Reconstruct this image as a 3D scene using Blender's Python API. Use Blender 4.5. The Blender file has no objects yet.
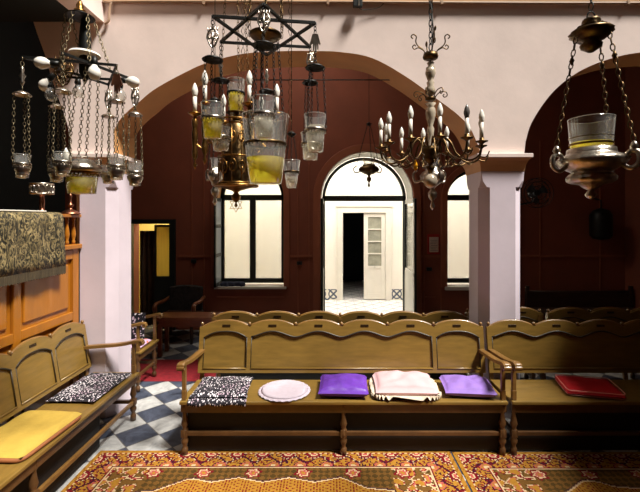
import bpy, math, random
from math import sin, cos, pi, sqrt
from mathutils import Vector, Matrix, noise as mnoise
random.seed(7)
SC = bpy.context.scene
COL = SC.collection
H = 1.95           # eye height
F = 400.0          # focal length in photo pixels

# ------------------------------------------------------------------ camera
cd = bpy.data.cameras.new('camera'); cam = bpy.data.objects.new('camera', cd); COL.objects.link(cam)
cam.location = (0, 0, H); cam.rotation_euler = (pi/2, 0, 0)
cd.sensor_width = 36; cd.lens = F/640*36; cd.shift_x = -8/640; cd.shift_y = -28/640
cd.clip_start = .05; cd.clip_end = 200
SC.camera = cam
SC.view_settings.view_transform = 'Standard'
SC.view_settings.look = 'None'
SC.view_settings.gamma = 1
SC.view_settings.use_curve_mapping = False
SC.view_settings.exposure = 0.0

# ------------------------------------------------------------------ node helper
class NT:
    def __init__(s, m):
        s.m = m; s.t = m.node_tree; s.n = s.t.nodes; s.l = s.t.links
    def set(s, sock, v):
        if isinstance(v, V): s.l.new(v.s, sock)
        elif isinstance(v, (tuple, list)):
            v = list(v)
            if len(v) == 3 and sock.type == 'RGBA': v.append(1)
            sock.default_value = v
        else:
            try: sock.default_value = v
            except Exception: sock.default_value = (v, v, v)
    def math(s, op, a, b=0.0, c=0.0):
        n = s.n.new('ShaderNodeMath'); n.operation = op
        s.set(n.inputs[0], a); s.set(n.inputs[1], b); s.set(n.inputs[2], c)
        return V(s, n.outputs[0])
    def coord(s, kind='Object'):
        n = s.n.new('ShaderNodeTexCoord'); return V(s, n.outputs[kind])
    def sep(s, v):
        n = s.n.new('ShaderNodeSeparateXYZ'); s.set(n.inputs[0], v); return [V(s, o) for o in n.outputs]
    def comb(s, x, y, z):
        n = s.n.new('ShaderNodeCombineXYZ')
        for i, q in enumerate((x, y, z)): s.set(n.inputs[i], q)
        return V(s, n.outputs[0])
    def mapping(s, v, scale=(1, 1, 1), rot=(0, 0, 0)):
        n = s.n.new('ShaderNodeMapping'); s.set(n.inputs['Vector'], v)
        n.inputs['Scale'].default_value = scale; n.inputs['Rotation'].default_value = rot
        return V(s, n.outputs[0])
    def noise(s, v, scale=5, detail=4, rough=.55, dist=0):
        n = s.n.new('ShaderNodeTexNoise'); s.set(n.inputs['Vector'], v)
        n.inputs['Scale'].default_value = scale; n.inputs['Detail'].default_value = detail
        n.inputs['Roughness'].default_value = rough; n.inputs['Distortion'].default_value = dist
        return V(s, n.outputs[0])
    def voronoi(s, v, scale=5, feature='F1', out='Distance', rnd=1.0):
        n = s.n.new('ShaderNodeTexVoronoi'); n.feature = feature; s.set(n.inputs['Vector'], v)
        n.inputs['Scale'].default_value = scale; n.inputs['Randomness'].default_value = rnd
        return V(s, n.outputs[out])
    def mix(s, f, a, b):
        n = s.n.new('ShaderNodeMix'); n.data_type = 'RGBA'
        s.set(n.inputs[0], f); s.set(n.inputs[6], a); s.set(n.inputs[7], b)
        return V(s, n.outputs[2])
    def ramp(s, f, lo, hi):
        n = s.n.new('ShaderNodeMapRange'); s.set(n.inputs[0], f)
        n.inputs[1].default_value = lo; n.inputs[2].default_value = hi
        return V(s, n.outputs[0])
    def attr(s, name):
        n = s.n.new('ShaderNodeAttribute'); n.attribute_name = name; return V(s, n.outputs['Color'])
    def bump(s, h, strength=.3, dist=.01):
        n = s.n.new('ShaderNodeBump'); n.inputs['Strength'].default_value = strength
        n.inputs['Distance'].default_value = dist; s.set(n.inputs['Height'], h)
        return V(s, n.outputs[0])
class V:
    def __init__(s, t, sock): s.t = t; s.s = sock
    def __add__(a, b): return a.t.math('ADD', a, b)
    def __radd__(a, b): return a.t.math('ADD', b, a)
    def __sub__(a, b): return a.t.math('SUBTRACT', a, b)
    def __rsub__(a, b): return a.t.math('SUBTRACT', b, a)
    def __mul__(a, b): return a.t.math('MULTIPLY', a, b)
    def __rmul__(a, b): return a.t.math('MULTIPLY', b, a)
    def __gt__(a, b): return a.t.math('GREATER_THAN', a, b)
    def __lt__(a, b): return a.t.math('LESS_THAN', a, b)
    def floor(a): return a.t.math('FLOOR', a)
    def fract(a): return a.t.math('FRACT', a)
    def abs(a): return a.t.math('ABSOLUTE', a)
    def sin(a): return a.t.math('SINE', a)
    def min(a, b): return a.t.math('MINIMUM', a, b)
    def max(a, b): return a.t.math('MAXIMUM', a, b)

def srgb(r, g, b):
    f = lambda c: (c/255/12.92) if c/255 <= .04045 else ((c/255+.055)/1.055)**2.4
    return (f(r), f(g), f(b))

def new_mat(name):
    m = bpy.data.materials.new(name); m.use_nodes = True
    t = NT(m); b = t.n['Principled BSDF']
    return m, t, b

def plain(name, col, rough=.6, metal=0.0, var=.25, scale=6, bump=.0, bscale=60, stretch=(1, 1, 1), spec=.5, coat=0):
    m, t, b = new_mat(name)
    co = t.mapping(t.coord(), stretch)
    n = t.noise(co, scale, 5, .6)
    dark = tuple(c*(1-var) for c in col); light = tuple(min(1, c*(1+var)) for c in col)
    t.set(b.inputs['Base Color'], t.mix(t.ramp(n, .3, .7), dark, light))
    t.set(b.inputs['Roughness'], rough); t.set(b.inputs['Metallic'], metal)
    b.inputs['Specular IOR Level'].default_value = spec
    b.inputs['Coat Weight'].default_value = coat
    if bump:
        t.set(b.inputs['Normal'], t.bump(t.noise(co, bscale, 4), bump, .004))
    return m

M = {}
M['plaster'] = plain('pink_plaster', srgb(236, 216, 206), .85, 0, .07, 2.2, .25, 14)
M['column'] = plain('column_plaster', srgb(210, 196, 204), .8, 0, .05, 3, .2, 18)
M['ochre'] = plain('ochre_paint', srgb(206, 150, 92), .7, 0, .08, 3, .15, 20)
M['ochre_soft'] = plain('capital_paint', srgb(206, 158, 112), .7, 0, .08, 3, .15, 20)
M['red_wall'] = plain('red_brown_wall_paint', srgb(132, 70, 48), .75, 0, .12, 1.6, .2, 12)
M['red_trim'] = plain('red_brown_trim_paint', srgb(150, 84, 56), .6, 0, .1, 3, .1, 20)
M['shade_wall'] = plain('dark_green_wall_shade', srgb(26, 32, 32), .8, 0, .2, 2)  # darkness of the unlit aisle put into the wall colour
M['ceiling'] = plain('ceiling_plaster', srgb(120, 100, 84), .9, 0, .06, 2)
M['bench'] = plain('olive_gold_bench_wood', srgb(124, 96, 43), .33, 0, .20, 5, .08, 90, (1, 6, 6), .6, .15)
M['bench_side'] = plain('olive_gold_bench_wood_turned', srgb(120, 86, 42), .33, 0, .25, 9, .08, 60, (1, 1, 1), .6, .15)
M['bench_leg'] = plain('bench_wood_shaded_turned', srgb(84, 56, 30), .33, 0, .3, 9, .08, 60, (1, 1, 1), .6, .15)  # bench wood darkened for the shade on legs and aprons
M['groove'] = plain('dark_groove_paint', srgb(48, 38, 22), .5, 0, .2, 8)
M['under_shade'] = plain('near_black_under_shade', srgb(20, 16, 12), .7, 0, .2, 8)  # under-seat shade as a near-black colour
M['plate'] = plain('dark_name_plate', srgb(62, 44, 24), .35, .6, .2, 30)
M['orange_wood'] = plain('orange_varnished_wood', srgb(160, 98, 22), .35, 0, .12, 3, .05, 60, (4, 4, 1), .5, .3)
M['iron'] = plain('blackened_iron', srgb(36, 36, 34), .45, .7, .3, 12, .2, 60)
M['brass'] = plain('aged_brass', srgb(150, 112, 60), .32, 1, .45, 18, .25, 70)
M['dark_brass'] = plain('tarnished_brass', srgb(92, 72, 46), .38, 1, .45, 18, .3, 70)
M['silver'] = plain('worn_silver', srgb(190, 180, 165), .28, 1, .35, 22, .45, 60)
M['chain_metal'] = plain('dull_chain_metal', srgb(120, 108, 84), .45, .9, .3, 30, .2, 60)
M['copper'] = plain('dull_copper', srgb(150, 98, 74), .35, 1, .3, 18, .1, 40)
M['candle'] = plain('candle_sleeve_ivory', srgb(214, 204, 190), .45, 0, .08, 10)
M['bulb'] = plain('white_bulb_glass', srgb(232, 226, 214), .18, 0, .03, 5)
M['bulb_dark'] = plain('grey_burnt_bulb_glass', srgb(92, 86, 82), .2, 0, .1, 5)
M['white_wood'] = plain('white_painted_wood', srgb(226, 222, 210), .5, 0, .04, 5)
M['cream_wall'] = plain('white_room_plaster', srgb(238, 234, 222), .8, 0, .02, 2)
M['yellow_wall'] = plain('yellow_wall_paint', srgb(206, 186, 110), .8, 0, .06, 2)
M['green_frame'] = plain('dark_green_frame_paint', srgb(28, 34, 30), .45, 0, .15, 6)
M['blue_shutter'] = plain('pale_blue_shutter_paint', srgb(160, 170, 176), .5, 0, .08, 6)
M['curtain'] = plain('brown_curtain_cloth', srgb(70, 46, 26), .9, 0, .3, 8)
M['pipe'] = plain('painted_pipe', srgb(172, 142, 116), .5, 0, .1, 8)
M['black'] = plain('black_plastic', srgb(30, 32, 32), .4, 0, .2, 10)
M['marble'] = plain('pale_stone_sill', srgb(214, 208, 196), .4, 0, .08, 6)
M['dark_cloth'] = plain('dark_blue_cloth', srgb(40, 44, 62), .9, 0, .4, 20, .3, 60)
M['lilac'] = plain('lilac_fabric', srgb(132, 100, 176), .75, 0, .12, 12, .3, 30)
M['purple'] = plain('purple_satin', srgb(92, 46, 152), .42, 0, .18, 10, .4, 24)
M['pink_cush'] = plain('pale_pink_fabric', srgb(198, 160, 162), .85, 0, .05, 12, .3, 30)
M['ruffle'] = plain('cream_lace', srgb(200, 184, 162), .85, 0, .1, 40, .4, 60)
M['white_cush'] = plain('white_crochet', srgb(198, 184, 194), .9, 0, .06, 30, .5, 110)
M['red_cush'] = plain('red_vinyl', srgb(178, 22, 30), .4, 0, .15, 6, .1, 30)
M['red_pipe'] = plain('pale_piping', srgb(220, 150, 140), .5, 0, .1, 6)
M['yellow_cush'] = plain('yellow_foam_cloth', srgb(184, 152, 62), .8, 0, .1, 9, .3, 60)
M['brown_edge'] = plain('brown_cushion_edging', srgb(140, 84, 46), .7, 0, .15, 9)
M['red_carpet'] = plain('red_carpet_pile', srgb(128, 14, 26), .95, 0, .25, 20, .5, 200)
M['paper'] = plain('printed_paper', srgb(214, 196, 180), .8, 0, .05, 8)
M['ink'] = plain('grey_print', srgb(90, 80, 80), .8, 0, .1, 8)
M['red_frame'] = plain('red_frame_paint', srgb(176, 40, 30), .5, 0, .1, 8)
M['dark_wood'] = plain('dark_walnut', srgb(58, 38, 26), .45, 0, .3, 5, .1, 60, (1, 6, 6))
M['mid_wood'] = plain('reddish_brown_wood', srgb(120, 70, 40), .4, 0, .25, 5, .1, 60, (1, 6, 6))

def glass_mat(name, tint=(1, 1, 1), base=.10, col2=(.95, .95, .92)):
    m, t, b = new_mat(name)
    t.n.remove(b)
    lw = t.n.new('ShaderNodeLayerWeight'); lw.inputs[0].default_value = .35
    tr = t.n.new('ShaderNodeBsdfTransparent'); tr.inputs[0].default_value = (*tint, 1)
    gl = t.n.new('ShaderNodeBsdfGlossy'); gl.inputs['Roughness'].default_value = .08
    gl.inputs[0].default_value = (*col2, 1)
    f = V(t, lw.outputs['Facing'])*.75 + base
    mx = t.n.new('ShaderNodeMixShader'); t.set(mx.inputs[0], f)
    t.l.new(tr.outputs[0], mx.inputs[1]); t.l.new(gl.outputs[0], mx.inputs[2])
    df = t.n.new('ShaderNodeBsdfDiffuse'); df.inputs[0].default_value = (*col2, 1)
    mx2 = t.n.new('ShaderNodeMixShader'); mx2.inputs[0].default_value = .10
    t.l.new(mx.outputs[0], mx2.inputs[1]); t.l.new(df.outputs[0], mx2.inputs[2])
    t.l.new(mx2.outputs[0], t.n['Material Output'].inputs[0])
    return m
M['glass'] = glass_mat('clear_glass', (.93, .92, .88), .08)
M['pane'] = glass_mat('window_pane', (.98, .98, .97), .03)

def oil_mat(name, col, a=.55):
    m, t, b = new_mat(name); t.n.remove(b)
    tr = t.n.new('ShaderNodeBsdfTransparent'); tr.inputs[0].default_value = (*[min(1, c*1.5) for c in col], 1)
    tl = t.n.new('ShaderNodeBsdfTranslucent'); df = t.n.new('ShaderNodeBsdfDiffuse')
    n = t.noise(t.mapping(t.coord(), (60, 60, 2)), 1, 2)
    cc = t.mix(n, tuple(c*.75 for c in col), col)
    t.set(tl.inputs[0], cc); t.set(df.inputs[0], cc)
    ad = t.n.new('ShaderNodeMixShader'); ad.inputs[0].default_value = .5
    t.l.new(tl.outputs[0], ad.inputs[1]); t.l.new(df.outputs[0], ad.inputs[2])
    mx = t.n.new('ShaderNodeMixShader'); mx.inputs[0].default_value = a
    t.l.new(tr.outputs[0], mx.inputs[1]); t.l.new(ad.outputs[0], mx.inputs[2])
    t.l.new(mx.outputs[0], t.n['Material Output'].inputs[0])
    return m
M['oil'] = oil_mat('yellow_lamp_oil', srgb(255, 234, 120), .55)
M['water'] = oil_mat('cloudy_water', srgb(250, 240, 215), .30)
M['frosted_yellow'] = oil_mat('frosted_yellow_glass', srgb(236, 214, 140), .9)

def floor_mat():
    m, t, b = new_mat('marble_checker_floor')
    co = t.coord(); x, y, z = t.sep(co)
    s = .281*sqrt(2)
    a = (x+1.72+y-3.80)*(1/s); c = (y-3.80-x-1.72)*(1/s)
    par = (((a.floor()+c.floor())*.5).fract().abs()) > .25     # 1 -> odd = white
    n = t.noise(co, 7, 6, .65, 1.2); n2 = t.noise(co, 30, 4)
    wh = t.mix(t.ramp(n, .3, .75), srgb(138, 138, 136), srgb(196, 194, 190))
    dk = t.mix(t.ramp(n, .3, .75), srgb(34, 38, 50), srgb(86, 92, 108))
    base = t.mix(par, dk, wh)
    ga = (a.fract()-.5).abs(); gc = (c.fract()-.5).abs()
    g = ga.max(gc) > .487
    col = t.mix(g, base, srgb(96, 88, 80))
    t.set(b.inputs['Base Color'], col)
    t.set(b.inputs['Roughness'], n2*.25+.4)
    t.set(b.inputs['Normal'], t.bump(g*-1.0+n2*.15, .3, .003))
    return m
M['floor'] = floor_mat()

def lobby_floor():
    m, t, b = new_mat('pale_patterned_tiles')
    x, y, z = t.sep(t.coord())
    a = (x+y)*(1/.4); c = (y-x)*(1/.4)
    l = ((a.fract()-.5).abs() > .45).max((c.fract()-.5).abs() > .45)
    d = ((x*5).fract()-.5).abs().max(((y*5).fract()-.5).abs()) > .48
    t.set(b.inputs['Base Color'], t.mix(l.max(d), srgb(236, 232, 226), srgb(150, 146, 150)))
    t.set(b.inputs['Roughness'], .5)
    return m
M['lobby_floor'] = lobby_floor()

def deco_tile():
    m, t, b = new_mat('cross_pattern_tiles')
    x, y, z = t.sep(t.coord())
    u = ((x+.02)*(1/.30)).fract()-.5; v = ((z)*(1/.30)).fract()-.5
    d1 = ((u-v).abs() < .09).max((u+v).abs() < .09)
    r = t.math('SQRT', u*u+v*v); ring = ((r-.36).abs() < .05)
    t.set(b.inputs['Base Color'], t.mix(d1.max(ring), srgb(226, 222, 206), srgb(74, 84, 104)))
    t.set(b.inputs['Roughness'], .35)
    return m
M['deco_tile'] = deco_tile()

def bw_fabric(name='black_white_print', sc=44):
    m, t, b = new_mat(name)
    co = t.mapping(t.coord(), (1, 1, .6))
    d = t.voronoi(t.mapping(co, (1.6, .9, 1), (0, 0, .5)), sc, 'F1', 'Distance', .75)
    d2 = t.voronoi(t.mapping(co, (.9, 1.6, 1), (0, 0, .5)), sc*1.1, 'F1', 'Distance', .9)
    w = (d < .32).max(d2 < .22)
    n = t.noise(co, 14, 2)
    t.set(b.inputs['Base Color'], t.mix(w, srgb(26, 22, 30), t.mix(n > .56, srgb(232, 222, 226), srgb(196, 170, 184))))
    t.set(b.inputs['Roughness'], .85)
    return m
M['bw'] = bw_fabric()

def brocade():
    m, t, b = new_mat('gold_brocade')
    co = t.coord()
    n = t.noise(co, 5, 3, .5, 2.5)
    w = t.noise(t.mapping(co, (1, 1, .55)), 20, 5, .65, 3.5)
    fl = t.ramp(w, .46, .57)
    x, y, z = t.sep(co)
    col = t.mix(fl, srgb(30, 29, 20), t.mix(t.ramp(n, .4, .6), srgb(128, 112, 74), srgb(180, 160, 112)))
    t.set(b.inputs['Base Color'], col)
    t.set(b.inputs['Roughness'], .5); t.set(b.inputs['Metallic'], fl*.35)
    t.set(b.inputs['Normal'], t.bump(w, .8, .01))
    return m
M['brocade'] = brocade()
M['fringe'] = plain('dark_gold_fringe', srgb(66, 54, 34), .8, 0, .5, 60, .6, 120, (1, 1, .1))
M['velvet'] = plain('green_lining', srgb(24, 48, 36), .9, 0, .2, 6)
M['white_cloth'] = plain('white_cotton', srgb(220, 214, 200), .9, 0, .05, 10)
M['floral'] = bw_fabric('grey_floral_print', 16)

def pink_floral():
    m, t, b = new_mat('lilac_orange_print')
    n = t.voronoi(t.coord(), 12, 'F1', 'Distance')
    t.set(b.inputs['Base Color'], t.mix(n < .25, srgb(196, 160, 190), srgb(210, 110, 70)))
    t.set(b.inputs['Roughness'], .8); return m
M['pink_floral'] = pink_floral()

def rug_mat():
    m, t, b = new_mat('woven_rug')
    co = t.coord(); n = t.noise(co, 60, 4, .7); n2 = t.noise(co, 320, 2)
    c = t.attr('pattern')
    mul = t.n.new('ShaderNodeMix'); mul.data_type = 'RGBA'; mul.blend_type = 'MULTIPLY'
    mul.inputs[0].default_value = 1
    t.set(mul.inputs[6], c); t.set(mul.inputs[7], t.mix(n, (.42, .40, .40), (.95, .92, .92)))
    t.l.new(mul.outputs[2], b.inputs['Base Color'])
    b.inputs['Roughness'].default_value = .95; b.inputs['Specular IOR Level'].default_value = .1
    t.set(b.inputs['Normal'], t.bump(n2, .5, .003))
    return m
M['rug'] = rug_mat()

# ------------------------------------------------------------------ mesh helper
class MB:
    def __init__(s): s.v = []; s.f = []; s.mi = []; s.sm = []
    def add(s, vs, fs, mi=0, smooth=False, xf=None):
        o = len(s.v)
        for p in vs:
            p = Vector(p)
            if xf is not None: p = xf @ p
            s.v.append(p)
        for f in fs:
            s.f.append([i+o for i in f]); s.mi.append(mi); s.sm.append(smooth)
        return s
    def box(s, x0, x1, y0, y1, z0, z1, mi=0, xf=None):
        vs = [(x, y, z) for x in (x0, x1) for y in (y0, y1) for z in (z0, z1)]
        fs = [(0, 1, 3, 2), (4, 6, 7, 5), (0, 4, 5, 1), (2, 3, 7, 6), (0, 2, 6, 4), (1, 5, 7, 3)]
        return s.add(vs, fs, mi, False, xf)
    def lathe(s, prof, c=(0, 0, 0), seg=16, mi=0, xf=None, mod=None, smooth=True, cap=True):
        vs = []; fs = []
        n = len(prof)
        for k, (r, z) in enumerate(prof):
            for i in range(seg):
                a = 2*pi*i/seg
                rr = r*(mod(a, k) if mod else 1)
                vs.append((c[0]+rr*cos(a), c[1]+rr*sin(a), c[2]+z))
        for k in range(n-1):
            for i in range(seg):
                j = (i+1) % seg
                fs.append((k*seg+i, k*seg+j, (k+1)*seg+j, (k+1)*seg+i))
        s.add(vs, fs, mi, smooth, xf)
        if cap:
            o = len(s.v)-n*seg
            s.f.append([o+i for i in range(seg)][::-1]); s.mi.append(mi); s.sm.append(False)
            s.f.append([o+(n-1)*seg+i for i in range(seg)]); s.mi.append(mi); s.sm.append(False)
        return s
    def tube(s, pts, r, seg=6, mi=0, closed=False, xf=None):
        pts = [Vector(p) for p in pts]; n = len(pts); vs = []; fs = []
        rs = r if isinstance(r, (list, tuple)) else [r]*n
        prev = None
        for k, p in enumerate(pts):
            if closed: d = pts[(k+1) % n]-pts[(k-1) % n]
            else: d = pts[min(k+1, n-1)]-pts[max(k-1, 0)]
            d = d.normalized() if d.length > 1e-9 else Vector((0, 0, 1))
            if prev is None:
                u = d.orthogonal().normalized()
            else:
                u = prev-d*prev.dot(d)
                u = u.normalized() if u.length > 1e-6 else d.orthogonal().normalized()
            prev = u; w = d.cross(u)
            for i in range(seg):
                a = 2*pi*i/seg
                vs.append(p+(u*cos(a)+w*sin(a))*rs[k])
        m = n if closed else n-1
        for k in range(m):
            k2 = (k+1) % n
            for i in range(seg):
                j = (i+1) % seg
                fs.append((k*seg+i, k*seg+j, k2*seg+j, k2*seg+i))
        if not closed:
            fs.append(tuple(range(seg))[::-1]); fs.append(tuple((n-1)*seg+i for i in range(seg)))
        return s.add(vs, fs, mi, True, xf)
    def chain(s, p0, p1, L=.026, w=.008, r=.0022):
        p0 = Vector(p0); p1 = Vector(p1); d = p1-p0; n = max(1, round(d.length/(L*.78)))
        dn = d.normalized(); u = dn.orthogonal().normalized(); v = dn.cross(u)
        for i in range(n):
            c = p0+d*((i+.5)/n); side = u if i % 2 else v
            pts = [c+dn*(L/2*cos(2*pi*k/8))+side*(w*sin(2*pi*k/8)) for k in range(8)]
            s.tube(pts, r, 4, closed=True)
        return s
    def strip(s, pts, y0, y1, upper=None, mis=(0, 0, 0, 0), xf=None):
        """solid between lower and upper curve; pts = [(x, zlow, zup)]; mis = front, back, bottom, top/ends"""
        vs = []
        for (x, a, b) in pts:
            vs += [(x, y0, a), (x, y0, b), (x, y1, a), (x, y1, b)]
        o = len(s.v); s.add(vs, [], 0, False, xf)
        def f(idx, mi): s.f.append([o+i for i in idx]); s.mi.append(mi); s.sm.append(False)
        for k in range(len(pts)-1):
            a = 4*k; c = 4*k+4
            f((a, c, c+1, a+1), mis[0]); f((a+2, a+3, c+3, c+2), mis[1])
            f((a, a+2, c+2, c), mis[2]); f((a+1, c+1, c+3, a+3), mis[3])
        e = 4*(len(pts)-1)
        f((0, 1, 3, 2), mis[2]); f((e, e+2, e+3, e+1), mis[2])
        return s
    def build(s, name, mats, parent=None, loc=None, rot=None, bevel=0, sub=0, solid=0):
        me = bpy.data.meshes.new(name)
        me.from_pydata([tuple(p) for p in s.v], [], s.f)
        if not isinstance(mats, (list, tuple)): mats = [mats]
        for m in mats: me.materials.append(M[m] if isinstance(m, str) else m)
        for p, mi, sm in zip(me.polygons, s.mi, s.sm): p.material_index = mi; p.use_smooth = sm
        me.update()
        import bmesh
        bm = bmesh.new(); bm.from_mesh(me); bmesh.ops.recalc_face_normals(bm, faces=bm.faces); bm.to_mesh(me); bm.free()
        o = bpy.data.objects.new(name, me); COL.objects.link(o)
        if parent is not None: o.parent = parent
        if loc: o.location = loc
        if rot: o.rotation_euler = rot
        if bevel:
            b = o.modifiers.new('bevel', 'BEVEL'); b.width = bevel; b.segments = 2; b.limit_method = 'ANGLE'
        if sub:
            b = o.modifiers.new('sub', 'SUBSURF'); b.levels = sub; b.render_levels = sub
        return o

def empty(name, label, cat, loc=(0, 0, 0), rz=0, group=None):
    o = bpy.data.objects.new(name, None); COL.objects.link(o); o.location = loc; o.rotation_euler = (0, 0, rz)
    o.empty_display_size = .1
    o['label'] = label; o['category'] = cat
    if group: o['group'] = group
    return o
def tag(o, label, cat, group=None, kind=None):
    o['label'] = label; o['category'] = cat
    if group: o['group'] = group
    if kind: o['kind'] = kind
    return o
def struct(o, label=None):
    o['kind'] = 'structure'
    if label: o['label'] = label
    return o
def copy_tree(o, parent=None):
    c = o.copy(); COL.objects.link(c)
    if parent is not None: c.parent = parent
    for ch in list(o.children): copy_tree(ch, c)
    return c
def spline(pts, n=6):
    out = []
    P = [Vector((*p, 0)) if len(p) == 2 else Vector(p) for p in pts]
    for i in range(len(P)-1):
        a = P[max(i-1, 0)]; b = P[i]; c = P[i+1]; d = P[min(i+2, len(P)-1)]
        for k in range(n):
            t = k/n
            out.append(.5*((2*b)+(c-a)*t+(2*a-5*b+4*c-d)*t*t+(3*b-a-3*c+d)*t**3))
    out.append(P[-1]); return out
def arc(x0, x1, zs, r_h, n=24):
    """arch curve points from x0 to x1, spring height zs, rise r_h"""
    c = (x0+x1)/2; a = (x1-x0)/2
    return [(c-a*cos(pi*k/n), zs+r_h*sin(pi*k/n)) for k in range(n+1)]

# ================================================================== SETTING
YA, YB = 3.90, 4.32           # arcade wall front / back
YW = 7.0                      # far wall
ZC = 5.6
XL, XR, YN = -4.6, 5.2, -3.0
fl = MB().box(XL-.2, XR+.2, YN-.2, YW+.55, -.1, 0).build('floor', 'floor'); struct(fl, 'diagonal checkered grey and white marble floor')
GX0, GX1, GY0, GY1 = -1.5, 4.5, .2, 3.55
m = MB(); m.box(XL-.2, GX0, YN-.2, YW+.3, ZC, ZC+.15); m.box(GX1, XR+.2, YN-.2, YW+.3, ZC, ZC+.15); m.box(GX0, GX1, YN-.2, GY0, ZC, ZC+.15); m.box(GX0, GX1, GY1, YW+.3, ZC, ZC+.15)
struct(m.build('ceiling', 'ceiling'))
wr = bpy.data.objects.new('window_3', None); COL.objects.link(wr); struct(wr, 'glazed roof light over the nave')
MB().box(GX0, GX1, GY0, GY1, ZC+.10, ZC+.104).build('pane', 'pane', wr)
struct(MB().box(XL-.2, XL, YN-.2, YW+.3, 0, ZC).build('wall_left', 'shade_wall'))
struct(MB().box(XR, XR+.2, YN-.2, YW+.3, 0, ZC).build('wall_right', 'red_wall'))

# arcade wall with three arches
def px(x, y, Y=YA): return ((x-328)*Y/F, H+(218-y)*Y/F)
def archpts(pl):
    q = [px(*p) for p in pl]; return [(p.x, p.y) for p in spline(q, 5)]
cl0, cl1 = -2.505, -2.085
cr0, cr1 = 1.494, 1.913
zcap = 2.57
mid = [(cl1, zcap)]+archpts([(111.5, 140), (117, 124), (127, 112), (139, 102), (155, 89), (184, 73), (208, 62.5), (245, 53.5), (287, 51), (312, 51), (340, 52), (372, 58), (405, 76), (437, 99), (457, 114), (470, 128), (478, 145)])+[(cr0, zcap)]
right = [(cr1, zcap)]+archpts([(525.5, 142), (531, 124), (544, 103), (557.5, 87.5), (575, 74), (595, 64), (620, 56), (640, 52.5), (668, 50)])
rr = [(2*3.32-x+.0, z) for x, z in right[::-1]]
right = right+[p for p in rr if p[0] > right[-1][0]+.01]
left = [(cl0, zcap)]+archpts([(70, 140), (67, 123), (58, 97), (51, 76), (45, 55), (38, 36), (31, 16), (22, 3), (0, 0), (-80, 0)])
left = left[::-1]
ll = [(2*left[0][0]-x, z) for x, z in left[::-1]]
left = [p for p in ll if XL < p[0] < left[0][0]-.01]+left
curve = [(XL, left[0][1])]+left+mid+right+[(XR, right[-1][1])]
pts = [(x, z, ZC) for x, z in curve]
# guard monotone x
clean = [pts[0]]
for p in pts[1:]:
    if p[0] >= clean[-1][0]-1e-6: clean.append(p)
w = MB().strip(clean, YA, YB, mis=(0, 1, 2, 0)).build('wall_arcade', ['plaster', 'red_wall', 'ochre']); struct(w, 'pale pink arcade wall with ochre arch soffits')

def column(x0, x1, label):
    c = .085; y0, y1 = YA, YB
    def ring(o, z, ch):
        a, b, d, e = x0-o, x1+o, y0-o, y1+o
        return [(a+ch, d, z), (b-ch, d, z), (b, d+ch, z), (b, e-ch, z), (b-ch, e, z), (a+ch, e, z), (a, e-ch, z), (a, d+ch, z)]
    m = MB(); zs = [(0, c), (2.245, c), (2.25, c*.97), (2.252, .055), (2.31, .018), (2.38, .003), (2.42, .002)]
    V0 = []
    for z, ch in zs: V0 += ring(0, z, ch)
    fs = [(k*8+i, k*8+(i+1) % 8, (k+1)*8+(i+1) % 8, (k+1)*8+i) for k in range(len(zs)-1) for i in range(8)]
    m.add(V0, fs+[tuple(range(8))[::-1]])
    o = m.build('column', 'column'); struct(o, label)
    cp = MB(); V0 = []
    pr = [(.002, 2.405), (.006, 2.43), (.014, 2.47), (.03, 2.51), (.05, 2.532), (.055, 2.535)]
    for off, z in pr: V0 += ring(off, z, .002)
    fs = [(k*8+i, k*8+(i+1) % 8, (k+1)*8+(i+1) % 8, (k+1)*8+i) for k in range(len(pr)-1) for i in range(8)]
    cp.add(V0, fs, 0)
    cp.build('capital', 'ochre_soft', o)
    MB().box(x0-.06, x1+.06, y0-.06, y1+.06, 2.533, 2.572).build('abacus', 'plaster', o, bevel=.004)
column(cl0, cl1, 'pale column with chamfered corners beside the left bench')
column(cr0, cr1, 'pale column with chamfered corners behind the benches at the centre right')
# nave side beam on the left (runs towards the viewer)
b = MB().box(-2.375, -2.184, YN, YA-.001, 3.856, ZC, 0)
b = b.build('wall_beam', 'plaster'); struct(b, 'pale wall above a flat lintel at upper left')
struct(MB().box(XL, -2.375, YN, YA-.001, 3.862, 4.0).build('ceiling_aisle', 'shade_wall'))  # low dark ceiling added to keep bounce light off the left wall
# cornice
cz = 4.03
o = MB().strip([(-2.18, cz+.02, cz+.3), (XR, cz+.02, cz+.3)], YA-.03, YA-.002).build('trim_1', 'ochre_soft'); struct(o)
pm = MB()
z1, z2 = cz+.0, cz+.055
pm.tube(spline([(-2.16, YA-.03, 3.83), (-2.14, YA-.03, 3.84), (-2.12, YA-.03, 3.87), (-2.115, YA-.03, 3.95), (-2.09, YA-.03, z1), (-2.0, YA-.03, z1+.015), (0, YA-.03, z1+.01), (2, YA-.03, z1), (XR, YA-.03, z1)], 5), .012, 8)
pr = pm.build('conduit_pipe', 'pipe')
for x in (-1.2, 0, 1.1, 2.9): MB().box(x-.012, x+.012, YA-.046, YA-.001, z1-.016, z1+.022).build('pipe_clip', 'pipe', pr)
tag(pr, 'painted conduit pipe running along the top of the pink wall', 'pipe')
jb = MB().box(.24, .33, YA-.085, YA-.045, 3.97, 4.045).build('junction_box', 'black', bevel=.006)
MB().tube(spline([(.29, YA-.07, 3.97), (.33, YA-.04, 3.96), (.42, YA-.03, 3.97), (.5, YA-.03, 3.99), (.55, YA-.03, 4.04)], 4), .003, 5).build('wire', 'black', jb)
MB().box(.29, .30, YA-.09, YA-.084, 3.975, 4.04).build('latch', 'silver', jb)
tag(jb, 'small black junction box on the pink wall under the cornice pipe', 'junction box')
# tie rod across the arch
tr = MB().tube([(-1.5, 4.2, 3.40), (1.0, 4.2, 3.40)], .006, 6).build('tie_rod', 'iron')
tag(tr, 'thin iron tie rod across the central arch', 'rod')

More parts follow.
